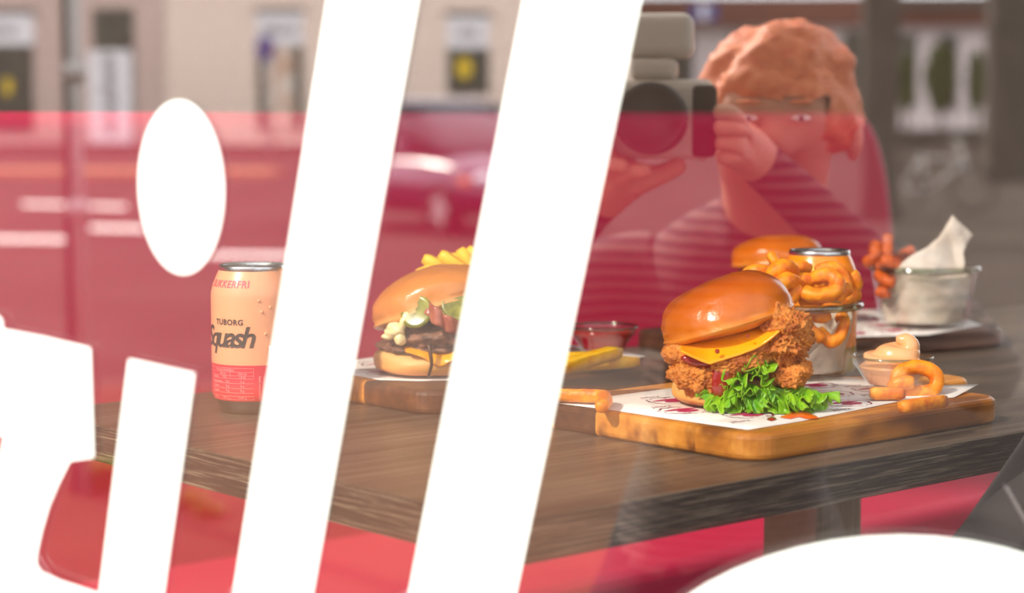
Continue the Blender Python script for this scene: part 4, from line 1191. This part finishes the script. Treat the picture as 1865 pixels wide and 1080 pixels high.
loft('roof', [(-1.62, .60, 1.40, 1.45), (-1.1, .70, 1.50, 1.585), (-.2, .71, 1.53, 1.61), (.32, .68, 1.47, 1.54)], M['car'], cr_, 16, 4)
for x in (-1.28, 1.30):
    for y in (-.78, .78):
        w = lathe_o('wheel', [(.20, -.10), (.29, -.105), (.32, -.07), (.32, .07), (.29, .105), (.20, .10), (.19, 0)], M['tyre'], cr_, 36, True)
        w.location = (x, y, .32); w.rotation_euler = (math.pi / 2, 0, 0)
        bm = bmesh.new()
        for q in range(5):
            a = 2 * math.pi * q / 5; e1 = Vector((math.cos(a), math.sin(a), 0)); e2 = Vector((-e1.y, e1.x, 0))
            for sgn in (-1, 1):
                f_ = [bm.verts.new(p + Vector((0, 0, sgn * .085))) for p in (e2 * .04, e1 * .21 + e2 * .05, e1 * .21 - e2 * .05, -e2 * .04)]
                bm.faces.new(f_)
        bmo('wheel_rim', bm, M['steel'], w)
for y in (-.55, .55):
    blob('headlamp', (1.92, y * 1.12, .68), (.16, .14, .075), M['lamp_clear'], cr_, (0, 0, 0), 0, 1, 3)
    blob('indicator', (1.74, y * 1.42, .64), (.12, .05, .06), M['lamp_orange'], cr_, (0, 0, 0), 0, 1, 3)
    blob('side_mirror', (.62, y * 1.75, 1.04), (.09, .11, .075), M['car'], cr_, (0, 0, 0), 0, 1, 3)
    blob('tail_lamp', (-2.0, y * 1.25, .78), (.08, .12, .10), M['can_red'], cr_, (0, 0, 0), 0, 1, 3)
box('number_plate', 2.11, 2.14, -.26, .26, .42, .53, M['sign'], cr_)

# ------------------------------------------------------------------ the photographer crouching behind the lens
M['skin'] = plain('skin', (206, 142, 114), .5, .4, sub=.1)
M['hair'] = plain('ginger_hair', (216, 104, 60), .5, .4, c2=(232, 134, 84), vscale=90, bump=.5, bscale=240)
def stripes(name, ca, cb, sc):
    m, nt, N, L, B = new_mat(name)
    tc = N.new('ShaderNodeTexCoord'); wv = N.new('ShaderNodeTexWave'); wv.bands_direction = 'Z'; wv.inputs['Scale'].default_value = sc; wv.inputs['Distortion'].default_value = .6
    L.new(tc.outputs['Object'], wv.inputs['Vector'])
    cr = N.new('ShaderNodeValToRGB'); cr.color_ramp.elements[0].position = .4; cr.color_ramp.elements[1].position = .6
    cr.color_ramp.elements[0].color = lin(*ca); cr.color_ramp.elements[1].color = lin(*cb)
    L.new(wv.outputs['Color'], cr.inputs['Fac']); L.new(cr.outputs['Color'], B.inputs['Base Color']); B.inputs['Roughness'].default_value = .85
    return m
M['shirt'] = stripes('striped_shirt', (44, 34, 34), (104, 84, 76), 22)
M['jeans'] = plain('dark_trousers', (30, 27, 30), .85, .2, bump=.3, bscale=500)
M['shoe'] = plain('dark_shoes', (40, 34, 32), .6, .3)
PB = Vector((.05, -.62, PZ))
ph = thing('person', 'crouching photographer in a striped shirt mirrored behind the fried chicken burger', 'person', PB)
J = []; E_ = []; RG = []
def jn(x, y, z, r, reg, link=None):
    J.append((Vector((x, y, z)), r)); RG.append(reg)
    i = len(J) - 1
    if link is not None: E_.append((link, i))
    return i
pel = jn(.06, -.74, .34, .145, 'jeans'); wst = jn(.07, -.68, .50, .130, 'shirt', pel); che = jn(.09, -.55, .68, .150, 'shirt', wst)
nkb = jn(.11, -.40, .79, .085, 'shirt', che); nck = jn(.12, -.31, .86, .055, 'shirt', nkb)
hd0 = jn(.124, -.245, .915, .062, 'skin', nck); hd1 = jn(.127, -.225, .965, .078, 'skin', hd0); hd2 = jn(.127, -.228, 1.012, .083, 'skin', hd1)
hd3 = jn(.127, -.232, 1.048, .056, 'skin', hd2)
nose = jn(.120, -.135, .960, .012, 'skin', hd1)
for sx, sh, el, wr, pa in ((1, (.27, -.45, .77), (.37, -.23, .69), (.125, -.115, .925), (.090, -.085, .955)), (-1, (-.09, -.45, .77), (-.22, -.24, .69), (-.075, -.105, .885), (-.035, -.075, .918))):
    a = jn(*sh, .078, 'shirt', nkb); b = jn(*el, .046, 'shirt', a); c_ = jn(*wr, .027, 'shirt', b); d = jn(*pa, .026, 'skin', c_)
    if sx > 0:                            # right hand closed round the grip
        tips = [((.086, -.045, .990), (.062, -.040, .992)), ((.088, -.042, .974), (.062, -.037, .976)), ((.088, -.043, .958), (.064, -.038, .960)), ((.086, -.047, .943), (.066, -.042, .946))]
        th = ((.072, -.118, .985), (.050, -.124, .998))
    else:                                 # left hand cradling the lens barrel
        tips = [((-.050, -.040, .955), (-.046, -.034, .980)), ((-.050, -.058, .955), (-.048, -.056, .984)), ((-.040, -.030, .938), (-.020, -.024, .934)), ((-.022, -.030, .930), (.002, -.026, .932))]
        th = ((.006, -.070, .925), (.034, -.062, .940))
    for p, q in tips:
        f1 = jn(*p, .0095, 'skin', d); jn(*q, .0080, 'skin', f1)
    f1 = jn(*th[0], .0115, 'skin', d); jn(*th[1], .0095, 'skin', f1)
for sx in (1, -1):
    hp = jn(.06 + sx * .10, -.73, .31, .105, 'jeans', pel); kn = jn(.06 + sx * .17, -.38, .14, .068, 'jeans', hp)
    an = jn(.06 + sx * .15, -.64, -.20, .045, 'jeans', kn); he = jn(.06 + sx * .15, -.66, -.275, .040, 'shoe', an); jn(.06 + sx * .17, -.47, -.285, .034, 'shoe', he)
me = bpy.data.meshes.new('body'); me.from_pydata([p - PB for p, r in J], E_, [])
bo = bpy.data.objects.new('body_source', me); COL.objects.link(bo)
bo.modifiers.new('skin', 'SKIN')
for i, (p, r) in enumerate(J):
    me.skin_vertices[0].data[i].radius = (r, r); me.skin_vertices[0].data[i].use_root = (i == 0)
bo.modifiers.new('sub', 'SUBSURF').levels = 3
bpy.context.view_layer.update()
dg = bpy.context.evaluated_depsgraph_get()
bm_ = bpy.data.meshes.new_from_object(bo.evaluated_get(dg))
bpy.data.objects.remove(bo)
bm_.materials.clear()
regs = ['skin', 'shirt', 'jeans', 'shoe']
for r in regs: bm_.materials.append(M[r])
segs = [(J[a][0] - PB, J[b][0] - PB, a, b) for a, b in E_]
for p in bm_.polygons:
    best = None; c_ = p.center
    for a, b, i, j in segs:
        ab = b - a; t = max(0, min(1, (c_ - a).dot(ab) / ab.length_squared)); d = (a + ab * t - c_).length - (J[i][1] * (1 - t) + J[j][1] * t)
        if best is None or d < best[0]: best = (d, RG[j] if t > .5 or RG[i] == RG[j] else RG[i])
    p.material_index = regs.index(best[1]); p.use_smooth = True
bodyo = bpy.data.objects.new('body', bm_); COL.objects.link(bodyo); bodyo.parent = ph
hr = blob('hair', (.127, -.242, 1.004), (.089, .092, .087), M['hair'], ph, (R_(-18), 0, 0), .16, 22, 5, 3, PB, .03)
bmh = bmesh.new(); bmh.from_mesh(hr.data)
bmesh.ops.delete(bmh, geom=[v for v in bmh.verts if v.co.y + PB.y > -.165 and v.co.z + PB.z < 1.004 or v.co.z + PB.z < .93], context='VERTS')
bmh.to_mesh(hr.data); bmh.free()
for x in (.096, .152):
    blob('eye', (x, -.150, .985), (.010, .007, .0035), M['ink_white'], ph, amp=0, sub=3, base=PB)
    blob('pupil', (x, -.1445, .985), (.0035, .0025, .003), M['ink'], ph, amp=0, sub=2, base=PB)
    blob('eyebrow', (x, -.146, 1.002), (.014, .005, .003), M['hair'], ph, amp=.2, sub=2, base=PB)
for x in (.044, .210): blob('ear', (x, -.235, .965), (.010, .018, .028), M['skin'], ph, amp=.1, sub=3, base=PB)
blob('mouth', (.122, -.162, .925), (.022, .008, .006), plain('lips', (180, 90, 84), .4), ph, amp=.1, sub=3, base=PB)
# the camera in the photographer's hands
M['silver'] = plain('silver_camera', (188, 176, 160), .45, .5)
pc = thing('photo_camera', 'silver camera with a flash held in front of the photographer', 'camera', (0, -.085, .985))
box('camera_body', -.066, .062, -.026, .030, -.042, .040, M['silver'], pc, .010, 3)
box('viewfinder_hump', -.024, .024, -.026, .026, .038, .062, M['silver'], pc, .008, 3)
box('flash_head', -.034, .040, -.030, .022, .062, .108, M['silver'], pc, .010, 3)
box('grip', .040, .066, .020, .034, -.040, .034, M['tyre'], pc, .006, 2)
ln = lathe_o('lens_barrel', [(.0, .028), (.035, .028), (.037, .034), (.037, .046), (.034, .048), (.034, .056), (.036, .058), (.036, .070), (.031, .070), (.029, .064), (.0, .062)], M['black_metal'], pc, 40)
ln.rotation_euler = (-math.pi / 2, 0, 0)
